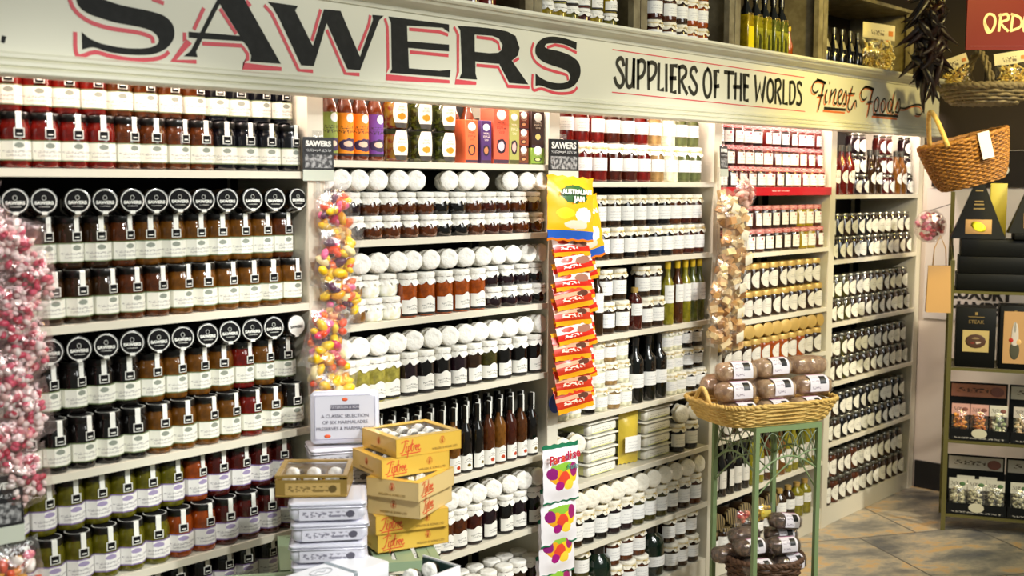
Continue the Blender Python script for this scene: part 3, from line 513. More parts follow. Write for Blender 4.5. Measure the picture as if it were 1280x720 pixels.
# ================================================================ SETTING
M_paint = mat('cream_paint', 'd6d1bf', .45, bump=(30, .08, .002)); M_dark = mat('dark_back_panel', '1b1a18', .7)
BE = [(.99, 1.945), (2.0, 2.957), (3.012, 3.985), (4.04, 5.0), (5.055, 6.012)]
ZT = 1.93
def struct(name, mb):
    o = obj(name, mb); o['kind'] = 'structure'; return o
# floor: stone-look vinyl slabs laid diagonally
def floor_mat():
    m = bpy.data.materials.new('slate_floor'); m.use_nodes = True; nt = m.node_tree; b = nt.nodes['Principled BSDF']; b.inputs['Roughness'].default_value = .35
    tc = nt.nodes.new('ShaderNodeTexCoord'); mp = nt.nodes.new('ShaderNodeMapping'); mp.inputs['Rotation'].default_value = (0, 0, math.radians(32)); nt.links.new(tc.outputs['Object'], mp.inputs['Vector'])
    n = nt.nodes.new('ShaderNodeTexNoise'); n.inputs['Scale'].default_value = 3.0; n.inputs['Detail'].default_value = 9; n.inputs['Roughness'].default_value = .66; n.inputs['Distortion'].default_value = .15
    st = nt.nodes.new('ShaderNodeMapping'); st.inputs['Scale'].default_value = (.9, 1.5, 1); nt.links.new(mp.outputs[0], st.inputs['Vector']); 
    br = nt.nodes.new('ShaderNodeTexBrick'); br.inputs['Scale'].default_value = 1.0; br.inputs['Mortar Size'].default_value = .004; br.offset = .5; br.inputs['Brick Width'].default_value = .62; br.inputs['Row Height'].default_value = .62
    br.inputs['Color1'].default_value = (0, 0, 0, 1); br.inputs['Color2'].default_value = (1, 1, 1, 1); br.inputs['Mortar'].default_value = (.5, .5, .5, 1)
    nt.links.new(mp.outputs[0], br.inputs['Vector'])
    ad = nt.nodes.new('ShaderNodeVectorMath'); ad.operation = 'MULTIPLY_ADD'; nt.links.new(br.outputs['Color'], ad.inputs[0]); ad.inputs[1].default_value = (3, 5, 2); nt.links.new(st.outputs[0], ad.inputs[2])
    nt.links.new(ad.outputs[0], n.inputs['Vector'])
    r = nt.nodes.new('ShaderNodeValToRGB'); e = r.color_ramp.elements
    e[0].position = .30; e[0].color = srgb('4a4e54'); e[1].position = .74; e[1].color = srgb('cfc6ac')
    for p, c in ((.40, '6c6a62'), (.47, '8a8576'), (.53, 'a89c82'), (.575, 'bd985f'), (.61, 'a9a08a'), (.66, '7f8078')):
        q = e.new(p); q.color = srgb(c)
    nt.links.new(n.outputs['Fac'], r.inputs[0])
    mx = nt.nodes.new('ShaderNodeMix'); mx.data_type = 'RGBA'; nt.links.new(br.outputs['Fac'], mx.inputs[0]); nt.links.new(r.outputs[0], mx.inputs[6]); mx.inputs[7].default_value = srgb('4a4742')
    nt.links.new(mx.outputs[2], b.inputs['Base Color'])
    bp = nt.nodes.new('ShaderNodeBump'); bp.inputs['Strength'].default_value = .25; bp.inputs['Distance'].default_value = .01; nt.links.new(n.outputs['Fac'], bp.inputs['Height']); nt.links.new(bp.outputs[0], b.inputs['Normal'])
    return m
struct('floor', MB().box((2.5, -1.5, -.05), (11, 5.5, .1), floor_mat()))
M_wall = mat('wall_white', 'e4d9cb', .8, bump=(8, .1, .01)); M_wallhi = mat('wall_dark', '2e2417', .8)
struct('wall_right', MB().box((6.13, -1.6, .915), (.1, 4.4, 1.83), M_wall))
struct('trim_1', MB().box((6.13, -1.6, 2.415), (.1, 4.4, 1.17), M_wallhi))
struct('baseboard_right', MB().box((6.072, -1.86, .075), (.014, 3.7, .15), mat('baseboard_black', '16161a', .4)))
struct('wall_back', MB().box((2.4, .45, 1.5), (7.3, .06, 3.0), M_wallhi))
# ---- shelving bays
BAYN = ['leftmost bay', 'second bay', 'middle bay', 'fourth bay', 'rightmost bay']
M_metal = mat('slotted_steel', '33302c', .5, metal=.5)
for bi, (x0, x1) in enumerate(BE):
    b = bi+1
    sh = empty('shelving_unit', 'cream painted shelving unit packed with jars, %s under the sign board' % BAYN[bi], 'shelving', ((x0+x1)/2, 0, 0), group=None)
    cx = (x0+x1)/2
    obj('side_panel', MB().box((x1+.0265-cx, .19, ZT/2), (.054, .38, ZT), M_paint), sh)
    if bi == 0: obj('side_panel', MB().box((x0-.0265-cx, .19, ZT/2), (.054, .38, ZT), M_paint), sh)
    obj('back_panel', MB().box((0, .385, ZT/2+.04), (x1-x0, .01, ZT-.08), M_dark), sh, label='black back panel')
    obj('slotted_upright', MB().box((x1-cx-.003, .34, ZT/2), (.006, .03, ZT-.1), M_metal), sh, label='dark slotted steel strip')
    for z in SZ[b]:
        if z < .2: continue
        m = MB().box((0, .19, z-.0095), (x1-x0, .378, .019), M_paint)
        obj('shelf', m, sh)
    zb = min(SZ[b]) if min(SZ[b]) < .2 else .1
    obj('plinth', MB().box((0, .19, zb/2), (x1-x0, .37, zb-.002), M_paint), sh)
    if b == 4:
        rl = MB().box((0, -.003, SZ[4][0]-.014), (x1-x0, .005, .036), mat('red_edge_strip', 'b81424', .3, coat=.5))
        rs = obj('shelf_edge_strip', rl, sh, label='glossy red price strip')
        obj('lettering', text_mesh('• • •  STRAWBERRY • RASPBERRY • • •'.replace('STRAWBERRY • RASPBERRY', '·····  ·····'), .02, M_white), rs, M=Matrix.Translation((0, -.006, SZ[4][0]-.014)) @ STAND)
# ---- sign board (fascia)
def zb(x): return 1.870+.0060*(x-1.07)
def zt(x): return 2.1265+.0052*(x-1.9)
M_board = mat('sign_board_paint', 'dcdac6', .42)
fa = empty('sign_board', 'long cream sign board lettered in black and red above the shelves', 'sign', (3.3, -.1, 1.9))
def extr(prof_lo, prof_hi, m):
    """profile points (y, dz) relative to base function, extruded from x=.55 to x=6.0"""
    mb = MB(); k = mb.mi(m); b = 0
    xs = (.55, 6.0)
    for x in xs:
        for (y, dz, base) in prof_lo: mb.v.append((x-3.3, y+.1, (zb(x) if base == 'b' else zt(x))+dz-1.9))
    n = len(prof_lo)
    for i in range(n):
        j = (i+1) % n; mb.face([i, j, n+j, n+i], k)
    mb.face(list(range(n))[::-1], k); mb.face(list(range(n, 2*n)), k)
    return mb
obj('board', extr([(-.1, .035, 'b'), (-.1, .02, 't'), (-.078, .02, 't'), (-.078, .01, 'b')], 0, M_board), fa)
rib = [(-.078, 0, 'b')]
for k in range(3):
    z0 = .002+.0165*k; yy = -.118+.004*k
    rib += [(yy+.006, z0, 'b'), (yy, z0+.004, 'b'), (yy, z0+.011, 'b'), (yy+.007, z0+.015, 'b')]
rib += [(-.101, .052, 'b'), (-.078, .052, 'b')]
obj('lower_moulding', extr(rib, 0, M_board), fa)
cor = [(-.099, -.004, 't'), (-.106, -.002, 't'), (-.109, .008, 't'), (-.128, .013, 't'), (-.146, .021, 't'), (-.152, .028, 't'), (-.160, .030, 't'), (-.166, .036, 't'), (-.166, .044, 't'), (-.06, .044, 't'), (-.06, .024, 't'), (-.099, .02, 't')]
obj('cornice', extr(cor, 0, M_board), fa)
# painted letters
INK = mat('sign_black', '151614', .6, spec=.2, noise=('1f201e', 40, .4, .7)); RED = mat('sign_red', 'd2404c', .5); INK2 = mat('sign_olive_black', '23241a', .5); ORG = mat('sign_orange', 'd8743c', .5)
def flat_letter(loops, m):
    cu = bpy.data.curves.new('letter', 'CURVE'); cu.dimensions = '2D'; cu.fill_mode = 'BOTH'; cu.extrude = .0004
    for lp in loops:
        sp = cu.splines.new('POLY'); sp.points.add(len(lp)-1); sp.use_cyclic_u = True
        for i, (a, b) in enumerate(lp): sp.points[i].co = (a-3.3, b-1.9, 0, 1)
    to = bpy.data.objects.new('letter_tmp', cu); C.objects.link(to); dg = bpy.context.evaluated_depsgraph_get()
    me = bpy.data.meshes.new_from_object(to.evaluated_get(dg)); bpy.data.objects.remove(to); me.materials.clear(); me.materials.append(m); return me
def crom(lp, curved):
    return lp
for li, lp in enumerate(LETTERS):
    if li in (0, 5):     # round the S curves
        P = [Vector(q) for q in lp[0]]; Q = []
        n = len(P); hard = {0: (0, 1, 25, 26, 45), 5: (0, 1, 16, 17)}[li]
        for i in range(n):
            p0, p1, p2, p3 = P[i-1], P[i], P[(i+1) % n], P[(i+2) % n]
            if i in hard: p0 = p1
            if (i+1) % n in hard: p3 = p2
            if i in hard and (i+1) % n in hard: Q.append(tuple(p1)); continue
            for t in (0, .25, .5, .75): Q.append(tuple(.5*((2*p1)+(p2-p0)*t+(2*p0-5*p1+4*p2-p3)*t*t+(3*p1-p0-3*p2+p3)*t**3)))
        lp = [Q]
    obj('painted_letter', flat_letter(lp, INK), fa, M=Matrix.Translation((0, -.0012, 0)) @ STAND)
pl = lambda a, b: (a-3.3, -.0008, b-1.9)
pl2 = lambda a, b: (a-3.3, -.0014, b-1.9)
mb = MB()
for q in REDS: ribbon(mb, q, .0095, RED, plane=pl, smooth=len(q) > 6)
obj('letter_outline', mb, fa, label='pink red shadow outline strokes')
mb = MB()
for q in SUPPLIERS: ribbon(mb, q, .0150, INK2, plane=pl2, smooth=len(q) > 5)
obj('lettering', mb, fa, label='condensed black line of capitals')
mb = MB()
for q in RULES: ribbon(mb, q, .0035, RED, plane=pl)
obj('ruled_line', mb, fa, label='thin red ruled lines')
mb = MB()
for q in FINEST_SHADE: ribbon(mb, q, .0065, ORG, plane=pl)
for q in THICK_SHADE: ribbon(mb, q, .009, ORG, plane=pl)
obj('script_shadow', mb, fa, label='orange shadow of the script lettering')
mb = MB()
for q in FINEST: ribbon(mb, q, .0088, INK2, plane=pl2)
for q in THICK: ribbon(mb, q, .012, INK2, plane=pl2)
obj('script_lettering', mb, fa, label='black script lettering')
obj('painted_dot', flat_letter([DOT], INK), fa, M=Matrix.Translation((0, -.0012, 0)) @ STAND)
# deck behind the sign board and tube lights below it
M_wood = mat('crate_wood', '6a6048', .85, noise=('8d8468', 18, .35, .7)); M_wood2 = mat('crate_wood_shaded', '2c241a', .9)  # second wood tone paints the crates' inner shade onto their backs
struct('trim_2', MB().box((3.27, .18, 2.135), (5.4, .47, .02), mat('deck_board', '8c7c58', .8)))
for bi, (x0, x1) in enumerate(BE):
    tl = empty('tube_light', 'slim tube light fixed behind the sign board, %s' % BAYN[bi], 'light', ((x0+x1)/2, -.03, 2.075))
    obj('housing', MB().box((0, 0, .03), (.86, .04, .03), M_white), tl)
    obj('tube', MB().lathe([(0, -.42), (.008, -.42), (.008, .42), (0, .42)], mat('tube_glow', 'ffe9dc', .4, emit=1.5), 8, M=Matrix.Rotation(PI/2, 4, 'Y')), tl)
    area('tube_lamp', ((x0+x1)/2, -.03, 2.06), ((x0+x1)/2, .12, 1.75), .86, .03, 12, (1, .80, .70))
# ================================================================ JARS AND BOTTLES
OCT = lambda a, z: 1/max(abs(math.cos(((a+PI/8) % (PI/4))-PI/8)), .93)*.985
def arc_label(mb, r, z0, z1, m, deg, n=12, rf=None, c=-90, top=None):
    a0 = math.radians(c-deg/2); a1 = math.radians(c+deg/2)
    mb.lathe([(r, z0), (r, z1)], m, n, a0=a0, a1=a1, rf=rf, sm=rf is None, zf=(lambda a, z: top*max(0, math.cos((a-(a0+a1)/2)*3.2)) if z > (z0+z1)/2 else 0) if top else None)
def disc_label(mb, r, zc, ra, m, c=-90, n=18):
    k = mb.mi(m); b = len(mb.v); rings = (0, .35, .7, 1)
    for q in rings:
        for i in range(n):
            t = 2*PI*i/n; an = math.radians(c)+ra*q*math.cos(t)/r; mb.v.append((r*math.cos(an), r*math.sin(an), zc+ra*q*math.sin(t)))
    for j in range(len(rings)-1):
        for i in range(n):
            i2 = (i+1) % n; uv = [(.5+.5*rings[jj]*math.cos(2*PI*ii/n), .5+.5*rings[jj]*math.sin(2*PI*ii/n)) for jj, ii in ((j, i), (j+1, i), (j+1, i+1), (j, i+1))]
            mb.face([b+j*n+i, b+(j+1)*n+i, b+(j+1)*n+i2, b+j*n+i2], k, True, uv)
def clothcap(r, h0, h1, m, zig=.1, ph=0):
    """fabric cap: flat top at h1, gathered under a band, frill down to h0"""
    mb = MB(); H = h1-h0
    fr = lambda a, z: 1+((.035*math.sin(a*11+ph)+.03*math.sin(a*7+1+ph)+.15*max(0, math.cos(2*(a+ph*.7+.5)))**4) if z < h0+H*.40 else .02*math.sin(a*9+ph)+.012*math.sin(a*5))
    zf = lambda a, z: (zig*H*math.sin(a*6+ph)+zig*.7*H*math.sin(a*10+ph*2)) if z < h0+H*.1 else 0
    mb.lathe([(r*.99, h0), (r*.97, h0+H*.25), (r*.9, h0+H*.48), (r*.93, h0+H*.55), (r*.955, h0+H*.9), (r*.9, h1), (r*.5, h1+.0008), (0, h1)], m, 26, rf=fr, zf=zf)
    return mb
def proto(kind, r, h, c):
    """-> (root name, phrase, category, [(part name, MB, parent index, label)]) ; index 0 is the root mesh"""
    P = []; j = content(c)
    if kind in ('chutney', 'chutneyp'):
        L = {'redbrown': L_green, 'umber': L_green}.get(c, L_green) if kind == 'chutney' else L_purple
        P.append(('chutney_jar', MB().lathe([(0, 0), (r*.88, 0), (r*.97, .004), (r*.985, .010), (r*.985, h*.70), (r*.93, h*.78), (r*.87, h*.815), (r*.87, h*.9)], j, 16, rf=OCT), None, None))
        P.append(('lid', MB().lathe([(r*.93, h*.862), (r*.955, h*.87), (r*.955, h*.98), (r*.93, h*.995), None, (r*.90, h*.997), (0, h*.997)], M_black, 20), 0, None))
        m = MB(); arc_label(m, r*1.0, h*.128, h*.50, L, 225, 10, rf=OCT); P.append(('label', m, 0, None))
        ring = M_seal
        m = MB(); m.lathe([(r*.86, h*.9985), (r*.80, h*.9985)], M_seal, 20, sm=False); m.lathe([(r*.80, h*.9985), (0, h*.9985)], M_sealb if c != 'whitelid' else M_seal, 20, sm=False)
        P.append(('lid_label', m, 0, 'white disc with black print' if c == 'whitelid' else 'round black sticker with a white ring'))
        # seal ribbon from lid edge down the front to a framed black square
        m = MB(); y = -r*1.0; pts = [(-r*.74, h*1.0005), (-r*.965, h*1.0005), (-r*1.0, h*.97), (-r*1.0, h*.87), (-r*1.01, h*.80), (-r*1.04, h*.70)]
        wd = r*.19; k = m.mi(M_seal); b = len(m.v)
        for (yy, zz) in pts: m.v += [(-wd, yy, zz), (wd, yy, zz)]
        for i in range(len(pts)-1): m.face([b+2*i, b+2*i+1, b+2*i+3, b+2*i+2], k)
        m.box((0, -r*1.03, h*.625), (r*.70, .0012, h*.17), M_seal); m.box((0, -r*1.05, h*.625), (r*.56, .0012, h*.14), M_sealb); m.box((0, -r*1.072, h*.605), (r*.34, .0008, h*.022), M_seal)
        P.append(('seal_strip', m, 0, 'white paper seal with a black square'))
        nm = {'navy': 'near-black', 'umber': 'dark brown', 'redbrown': 'red-brown', 'ochre': 'amber brown', 'darkred': 'dark red'}.get(c, c)
        return 'chutney_jar', '%s chutney jar' % nm.replace('whitelid', 'white-topped'), 'jar', P
    if kind in ('squat', 'preserve', 'deli'):
        nm = {'squat': 'squat_jar', 'preserve': 'preserve_jar', 'deli': 'tied_cloth_jar'}[kind]; bod = .985 if kind != 'squat' else 1.0
        if kind == 'squat': prof = [(0, 0), (r*.8, 0), (r*.93, .004), (r, h*.2), (r, h*.4), (r*.88, h*.62), (r*.8, h*.7)]
        else: prof = [(0, 0), (r*.86, 0), (r*.96, .003), (r*.965, .008), (r*.965, h*.70), (r*.86, h*.79), (r*.82, h*.85)]
        P.append((nm, MB().lathe(prof, j, 20), None, None))
        cm = M_cloth if kind != 'deli' else M_cloth2
        if kind == 'squat': cap = clothcap(r*1.0, h*.50, h*.985, cm, .16)
        else: cap = clothcap(r*1.02, h*.74, h*.99, cm, .14, 1)
        P.append(('cloth_cap', cap, 0, None))
        if kind != 'squat':
            m = MB()
            if kind == 'preserve': arc_label(m, r*.98, h*.04, h*.40, L_pres, 150, 14, top=h*.07)
            elif c == 'black' and h < .1: arc_label(m, r*.98, h*.22, h*.68, L_deli, 150, 12)
            else: arc_label(m, r*.98, h*.20, h*.64, L_deli, 168, 14) if h < .13 else arc_label(m, r*.98, h*.28, h*.62, L_deli, 150, 14)
            P.append(('label', m, 0, None))
        if kind == 'deli':
            m = MB(); zc = h*.86; m.tube([(r*.96*math.cos(t), r*.96*math.sin(t), zc) for t in [2*PI*i/14 for i in range(14)]], .0011, M_string, 4, closed=True)
            for s in (-1, 1): m.tube([(0, -r*.97, zc), (s*r*.22, -r*1.06, zc+h*.04), (s*r*.30, -r*1.08, zc-h*.01), (0, -r*1.0, zc)], .0012, M_string, 4)
            m.tube([(0, -r, zc), (r*.18, -r*1.1, zc-h*.09)], .0011, M_string, 4)
            P.append(('raffia_tie', m, 0, None))
        else:
            m = MB(); zc = h*.76 if kind == 'squat' else h*.865; m.tube([(r*.915*math.cos(t), r*.915*math.sin(t), zc) for t in [2*PI*i/16 for i in range(16)]], .0013, M_band, 4, closed=True)
            P.append(('elastic_band', m, 0, None))
        cn = {'plum': 'dark plum', 'umber': 'dark brown', 'redbrown': 'red-brown', 'honey': 'amber', 'creamfill': 'cream', 'cream': 'white', 'oliveb': 'olive', 'whitish': 'pale', 'pickle': 'green pickle'}.get(c, c)
        return nm, '%s %s' % (cn, {'squat': 'squat cloth-capped jar', 'preserve': 'cloth-capped jar', 'deli': 'raffia-tied jar'}[kind]), 'jar', P
    if kind in ('gingham', 'honey', 'silver', 'stripelid'):
        nm = {'gingham': 'jam_jar', 'honey': 'honey_jar', 'silver': 'preserve_jar', 'stripelid': 'spread_jar'}[kind]
        lm = {'gingham': M_ging, 'honey': M_gold, 'silver': M_silver, 'stripelid': M_stripe}[kind]
        P.append((nm, MB().lathe([(0, 0), (r*.86, 0), (r*.96, .003), (r*.965, .008), (r*.965, h*.72), (r*.86, h*.80), (r*.80, h*.86)], j, 18), None, None))
        lh = {'gingham': .80, 'honey': .80, 'silver': .885, 'stripelid': .82}[kind]; lr = {'silver': .84}.get(kind, .93)
        P.append(('lid', MB().lathe([(r*lr, h*lh), (r*lr, h*.97), (r*lr*.96, h*.99), None, (r*lr*.94, h*.992), (0, h*.992)], lm, 18), 0, None))
        m = MB()
        if kind == 'gingham': arc_label(m, r*.98, h*.14, h*.68, L_ging, 100, 10)
        elif kind in ('honey', 'silver'): disc_label(m, r*.98, h*.40, min(h*.31, r*1.05), L_round if kind == 'silver' else L_round2)
        else: arc_label(m, r*.98, h*.16, h*.6, L_deli, 150, 10)
        P.append(('label', m, 0, None))
        cn = {'plum': 'dark plum', 'umber': 'dark brown', 'redbrown': 'red-brown', 'oliveb': 'olive', 'honeyd': 'honey-coloured', 'darkred': 'dark red'}.get(c, c)
        return nm, '%s %s' % (cn, {'gingham': 'gingham-lidded jar', 'honey': 'gold-lidded jar', 'silver': 'silver-lidded jar', 'stripelid': 'striped-lidded jar'}[kind]), 'jar', P
    if kind == 'neckbottle':
        P.append(('dressing_bottle', MB().lathe([(0, 0), (r*.9, 0), (r, .004), (r, h*.56), (r*.92, h*.63), (r*.5, h*.72), (r*.42, h*.76), (r*.42, h*.86)], j, 16), None, None))
        P.append(('cap', MB().lathe([(r*.48, h*.80), (r*.5, h*.81), (r*.5, h*.99), None, (0, h)], M_black, 12), 0, None))
        m = MB(); arc_label(m, r*1.01, h*.02, h*.26, L_bot[c in ('black',)], 150, 12, top=h*.035); P.append(('label', m, 0, None))
        m = MB(); m.box((0, -r*.53, h*.87), (r*.26, .0012, h*.26), M_seal); m.box((0, -r*.2, h*1.003), (r*.26, r*.66, .001), M_seal); P.append(('neck_strip', m, 0, 'white paper strip over the cap'))
        return 'dressing_bottle', '%s dressing bottle' % {'honeyd': 'golden', 'darkred': 'dark red', 'redbrown': 'red-brown'}.get(c, c), 'bottle', P
    if kind in ('oilbottle', 'tallbottle', 'wine', 'shortbottle'):
        pr = {'oilbottle': [(0, 0), (r*.95, 0), (r, .004), (r, h*.60), (r*.8, h*.68), (r*.42, h*.76), (r*.40, h*.9)],
              'tallbottle': [(0, 0), (r*.92, 0), (r, .004), (r, h*.55), (r*.9, h*.62), (r*.42, h*.76), (r*.36, h*.9)],
              'wine': [(0, 0), (r*.92, 0), (r, .005), (r, h*.62), (r*.88, h*.68), (r*.42, h*.76), (r*.38, h*.92)],
              'shortbottle': [(0, 0), (r*.92, 0), (r, .004), (r, h*.66), (r*.85, h*.75), (r*.45, h*.84), (r*.42, h*.9)]}[kind]
        P.append(('glass_bottle', MB().lathe(pr, j, 18), None, None))
        cm = {'oilbottle': mat('yellow_cap', 'c9a820', .4), 'tallbottle': M_silver, 'wine': M_black, 'shortbottle': M_gold}[kind]
        P.append(('cap', MB().lathe([(r*.46, h*.87), (r*.47, h*.99), None, (0, h)], cm, 12), 0, None))
        m = MB()
        if kind == 'tallbottle' and c in ('red', 'umber', 'honeyd'): disc_label(m, r*1.008, h*.36, r*.95, L_round)
        elif kind == 'tallbottle': arc_label(m, r*1.008, h*.16, h*.48, L_round2, 110, 10)
        elif kind == 'wine': arc_label(m, r*1.008, h*.24, h*.45, L_deli, 150, 12)
        else: arc_label(m, r*1.01, h*.34, h*.62, L_deli, 130, 10)
        P.append(('label', m, 0, None))
        cn = {'winebk': 'black', 'oilg': 'green', 'amberd': 'dark amber', 'oil': 'yellow', 'umber': 'dark brown', 'honeyd': 'golden', 'darkred': 'dark red'}.get(c, c)
        return 'glass_bottle', '%s %s' % (cn, {'oilbottle': 'oil bottle with yellow cap', 'tallbottle': 'slim bottle', 'wine': 'tall bottle', 'shortbottle': 'short bottle'}[kind]), 'bottle', P
    if kind == 'bigjar':
        P.append(('storage_jar', MB().lathe([(0, 0), (r*.85, 0), (r*.98, .01), (r, h*.3), (r, h*.62), (r*.88, h*.76), (r*.55, h*.84), (r*.48, h*.88)], j, 24), None, None))
        P.append(('lid', MB().lathe([(r*.54, h*.86), (r*.55, h*.99), None, (0, h)], M_black, 20), 0, None))
        m = MB(); arc_label(m, r*1.008, h*.22, h*.42, L_deli, 140, 14); P.append(('label', m, 0, None))
        return 'storage_jar', 'big round dark green glass jar', 'jar', P
L_bot = [label_mat('dressing_label', 'eceae2', '55504c', rows=((.66, .74, .3, .7, 30), (.56, .62, .25, .75, 30)), bands=((0, .10, '2a2826'),), blobs=((.5, .36, .16, .12, 'b5401c'),)),
         label_mat('dressing_label_b', 'eceae2', '55504c', rows=((.66, .74, .3, .7, 30), (.56, .62, .25, .75, 30)), bands=((0, .10, '2a2826'),), blobs=((.5, .36, .14, .10, '6a5a20'),))]
PC = {}
def get_proto(kind, r, h, c):
    key = (kind, r, h, c)
    if key not in PC:
        nm, ph, cat, parts = proto(kind, r, h, c)
        PC[key] = (nm, ph, cat, [(a, b.mesh(a), i, l) for a, b, i, l in parts])
    return PC[key]
def place(kind, r, h, c, M, label, group, lite=False):
    nm, ph, cat, parts = get_proto(kind, r, h, c); objs = []
    for a, me, pi, lb in parts:
        if pi is None: o = obj(nm, me); o.matrix_world = M; thing(o, label, cat, group)
        else: o = obj(a, me, objs[pi], lb)
        objs.append(o)
    return objs[0]
ORD = ['first', 'second', 'third', 'fourth', 'fifth', 'sixth', 'seventh', 'eighth', 'ninth', 'tenth', 'eleventh', 'twelfth', 'thirteenth', 'fourteenth', 'fifteenth', 'sixteenth', 'seventeenth', 'eighteenth']
SHN = ['top shelf', 'second shelf', 'third shelf', 'fourth shelf', 'fifth shelf', 'sixth shelf', 'bottom shelf']
BYS = ['leftmost bay', 'second bay', 'middle bay', 'fourth bay', 'rightmost bay']
TIERED = set((q[0], q[1]) for q in ROWS if q[5] and not q[8])
stackh = {}
rank = {}
slots = {}
for ri, R_ in enumerate(ROWS):
    for i, x in enumerate(R_[6]): slots.setdefault((R_[0], R_[1], R_[5], R_[8], R_[9]), []).append((x, ri, i))
for k, v in slots.items():
    for n, (x, ri, i) in enumerate(sorted(v)): rank[(ri, i)] = n
SWJ = text_mesh('SAWERS', .0098, M_seal, .0001, sx=1.1, bold=.0005); SWK = text_mesh('SAWERS', .0098, M_black, .0001, sx=1.1, bold=.0005)
cm_ = MB(); cm_.tube([(.0045*math.cos(t), .0075+.0055*math.sin(t), 0) for t in [2*PI*i/9 for i in range(9)]], .0006, M_seal, 4, closed=True); cm_.tube([(-.012, -.0125, 0), (.012, -.0125, 0)], .0007, M_seal, 4); CRM = cm_.mesh('lid_crest')
heights = {}
last_top = {}
for ri, (b, s, kind, r, h, tier, xs, cols, lying, back) in enumerate(ROWS):
    z0 = SZ[b][s]
    for i, (x, c) in enumerate(zip(xs, cols)):
        n = rank[(ri, i)]; nm, ph, cat, _ = get_proto(kind, r, h, c)
        jit = random.uniform(-.0012, .0012)
        if lying:
            under = {2: None}; hz = {('chutney'): 0}
            # height of what is stacked below, tier count times that row's jar height
            zz = z0+stackh.get((b, s), {}).get(tier, 0) + r*1.05+.001
            yaw = math.radians(random.uniform(-6, 4)-(20-12*(x-1.1) if b == 1 else 20 if b == 2 else 22)); til = math.radians(random.uniform(4, 9))
            yaw = -math.asin(max(0, min(math.sin(-min(yaw, 0)), (BE[b-1][1]-r*1.04-.002-x)/(h*.86))))
            front = .012 if kind == 'chutney' else .008
            M = Matrix.Translation((x, front+h*.14, zz)) @ Matrix.Rotation(yaw, 4, 'Z') @ Matrix.Rotation(PI/2-til, 4, 'X') @ Matrix.Translation((0, 0, -h+h*.14)) 
            if kind == 'chutney': M = M @ Matrix.Rotation(0, 4, 'Z')
            lab = '%s lying on its side, %s from left, %s, %s' % (ph, ORD[n], SHN[s], BYS[b-1])
            grp = 'jars lying on top of the rows, %s of the %s' % (SHN[s], BYS[b-1])
        else:
            zz = z0+.0005+tier*(h+.0006)
            stackh = globals().setdefault('stackh', {}); d = stackh.setdefault((b, s), {}); d[tier+1] = max(d.get(tier+1, 0), (tier+1)*(h+.0006))
            M = Matrix.Translation((x, r*1.04+.006+back*(2*r+.004)+jit+tier*(.034 if b == 1 else .014 if tier < 2 else .010), zz)) @ Matrix.Rotation(math.radians(random.uniform(-16, 12)), 4, 'Z')
            tn = ', %s tier' % ['lower', 'upper', 'topmost'][tier] if (tier or (b, s) in TIERED) else ''
            lab = '%s, %s from left%s, %s, %s' % (ph, ORD[n], tn, SHN[s], BYS[b-1])
            if back: lab = '%s, %s from left, row %s behind, %s, %s' % (ph, ORD[n], ['', 'just', 'farther'][back], SHN[s], BYS[b-1])
            grp = '%ss on the %s of the %s' % (nm.replace('_', ' '), SHN[s], BYS[b-1])
        o = place(kind, r, h, c, M, lab, grp)
        if lying and kind == 'chutney':
            obj('lettering', SWJ if c != 'whitelid' else SWK, o, M=Matrix.Translation((0, -.004, h*.9995)))
            if c != 'whitelid': obj('lid_crest', CRM, o, M=Matrix.Translation((0, 0, h*.9998)))
# ================================================================ SECOND BAY, TOP SHELF
def RZ(a): return Matrix.Rotation(a, 4, 'Z')
def T(x, y, z): return Matrix.Translation((x, y, z))
def dir2(d): return math.radians(d)
zA = SZ[2][0]+.0006
grillL = {}
def sauce(x, col, idx, lab):
    o = obj('sauce_bottle', MB().lathe([(0, 0), (.024, 0), (.026, .004), (.026, .135), (.022, .155), (.0155, .172), (.0145, .185)], mat('sauce_brown', '5e2812', .15, coat=.6), 20), M=T(x, .036, zA) @ RZ(random.uniform(-.1, .1)))
    thing(o, lab, 'bottle', 'grill sauce bottles on the top shelf of the second bay')
    obj('cap', MB().lathe([(.0175, .178), (.0175, .203), None, (0, .204)], M_white, 16), o)
    m = MB(); arc_label(m, .0265, .012, .132, label_mat('grill_label_'+col, col, '3a2a20', rows=((.52, .60, .25, .75, 26), (.62, .70, .3, .75, 26)), bands=((0, .06, '2a2430'),), blobs=((.5, .26, .26, .17, '3a2c4c'), (.46, .28, .12, .08, 'd8b8a0'))), 330, 22)
    obj('label', m, o)
    m = MB(); k = disc_label(m, .0270, .118, .013, M_white); obj('brand_oval', m, o, label='white oval badge')
for x, col, w_ in ((2.045, '7d8a3c', 'green'), (2.102, 'e58a1e', 'orange'), (2.158, 'e8801c', 'bright orange'), (2.214, '6a3c8c', 'purple')):
    sauce(x, col, 0, 'grill sauce bottle with %s label, top shelf, second bay%s' % (w_, ''))
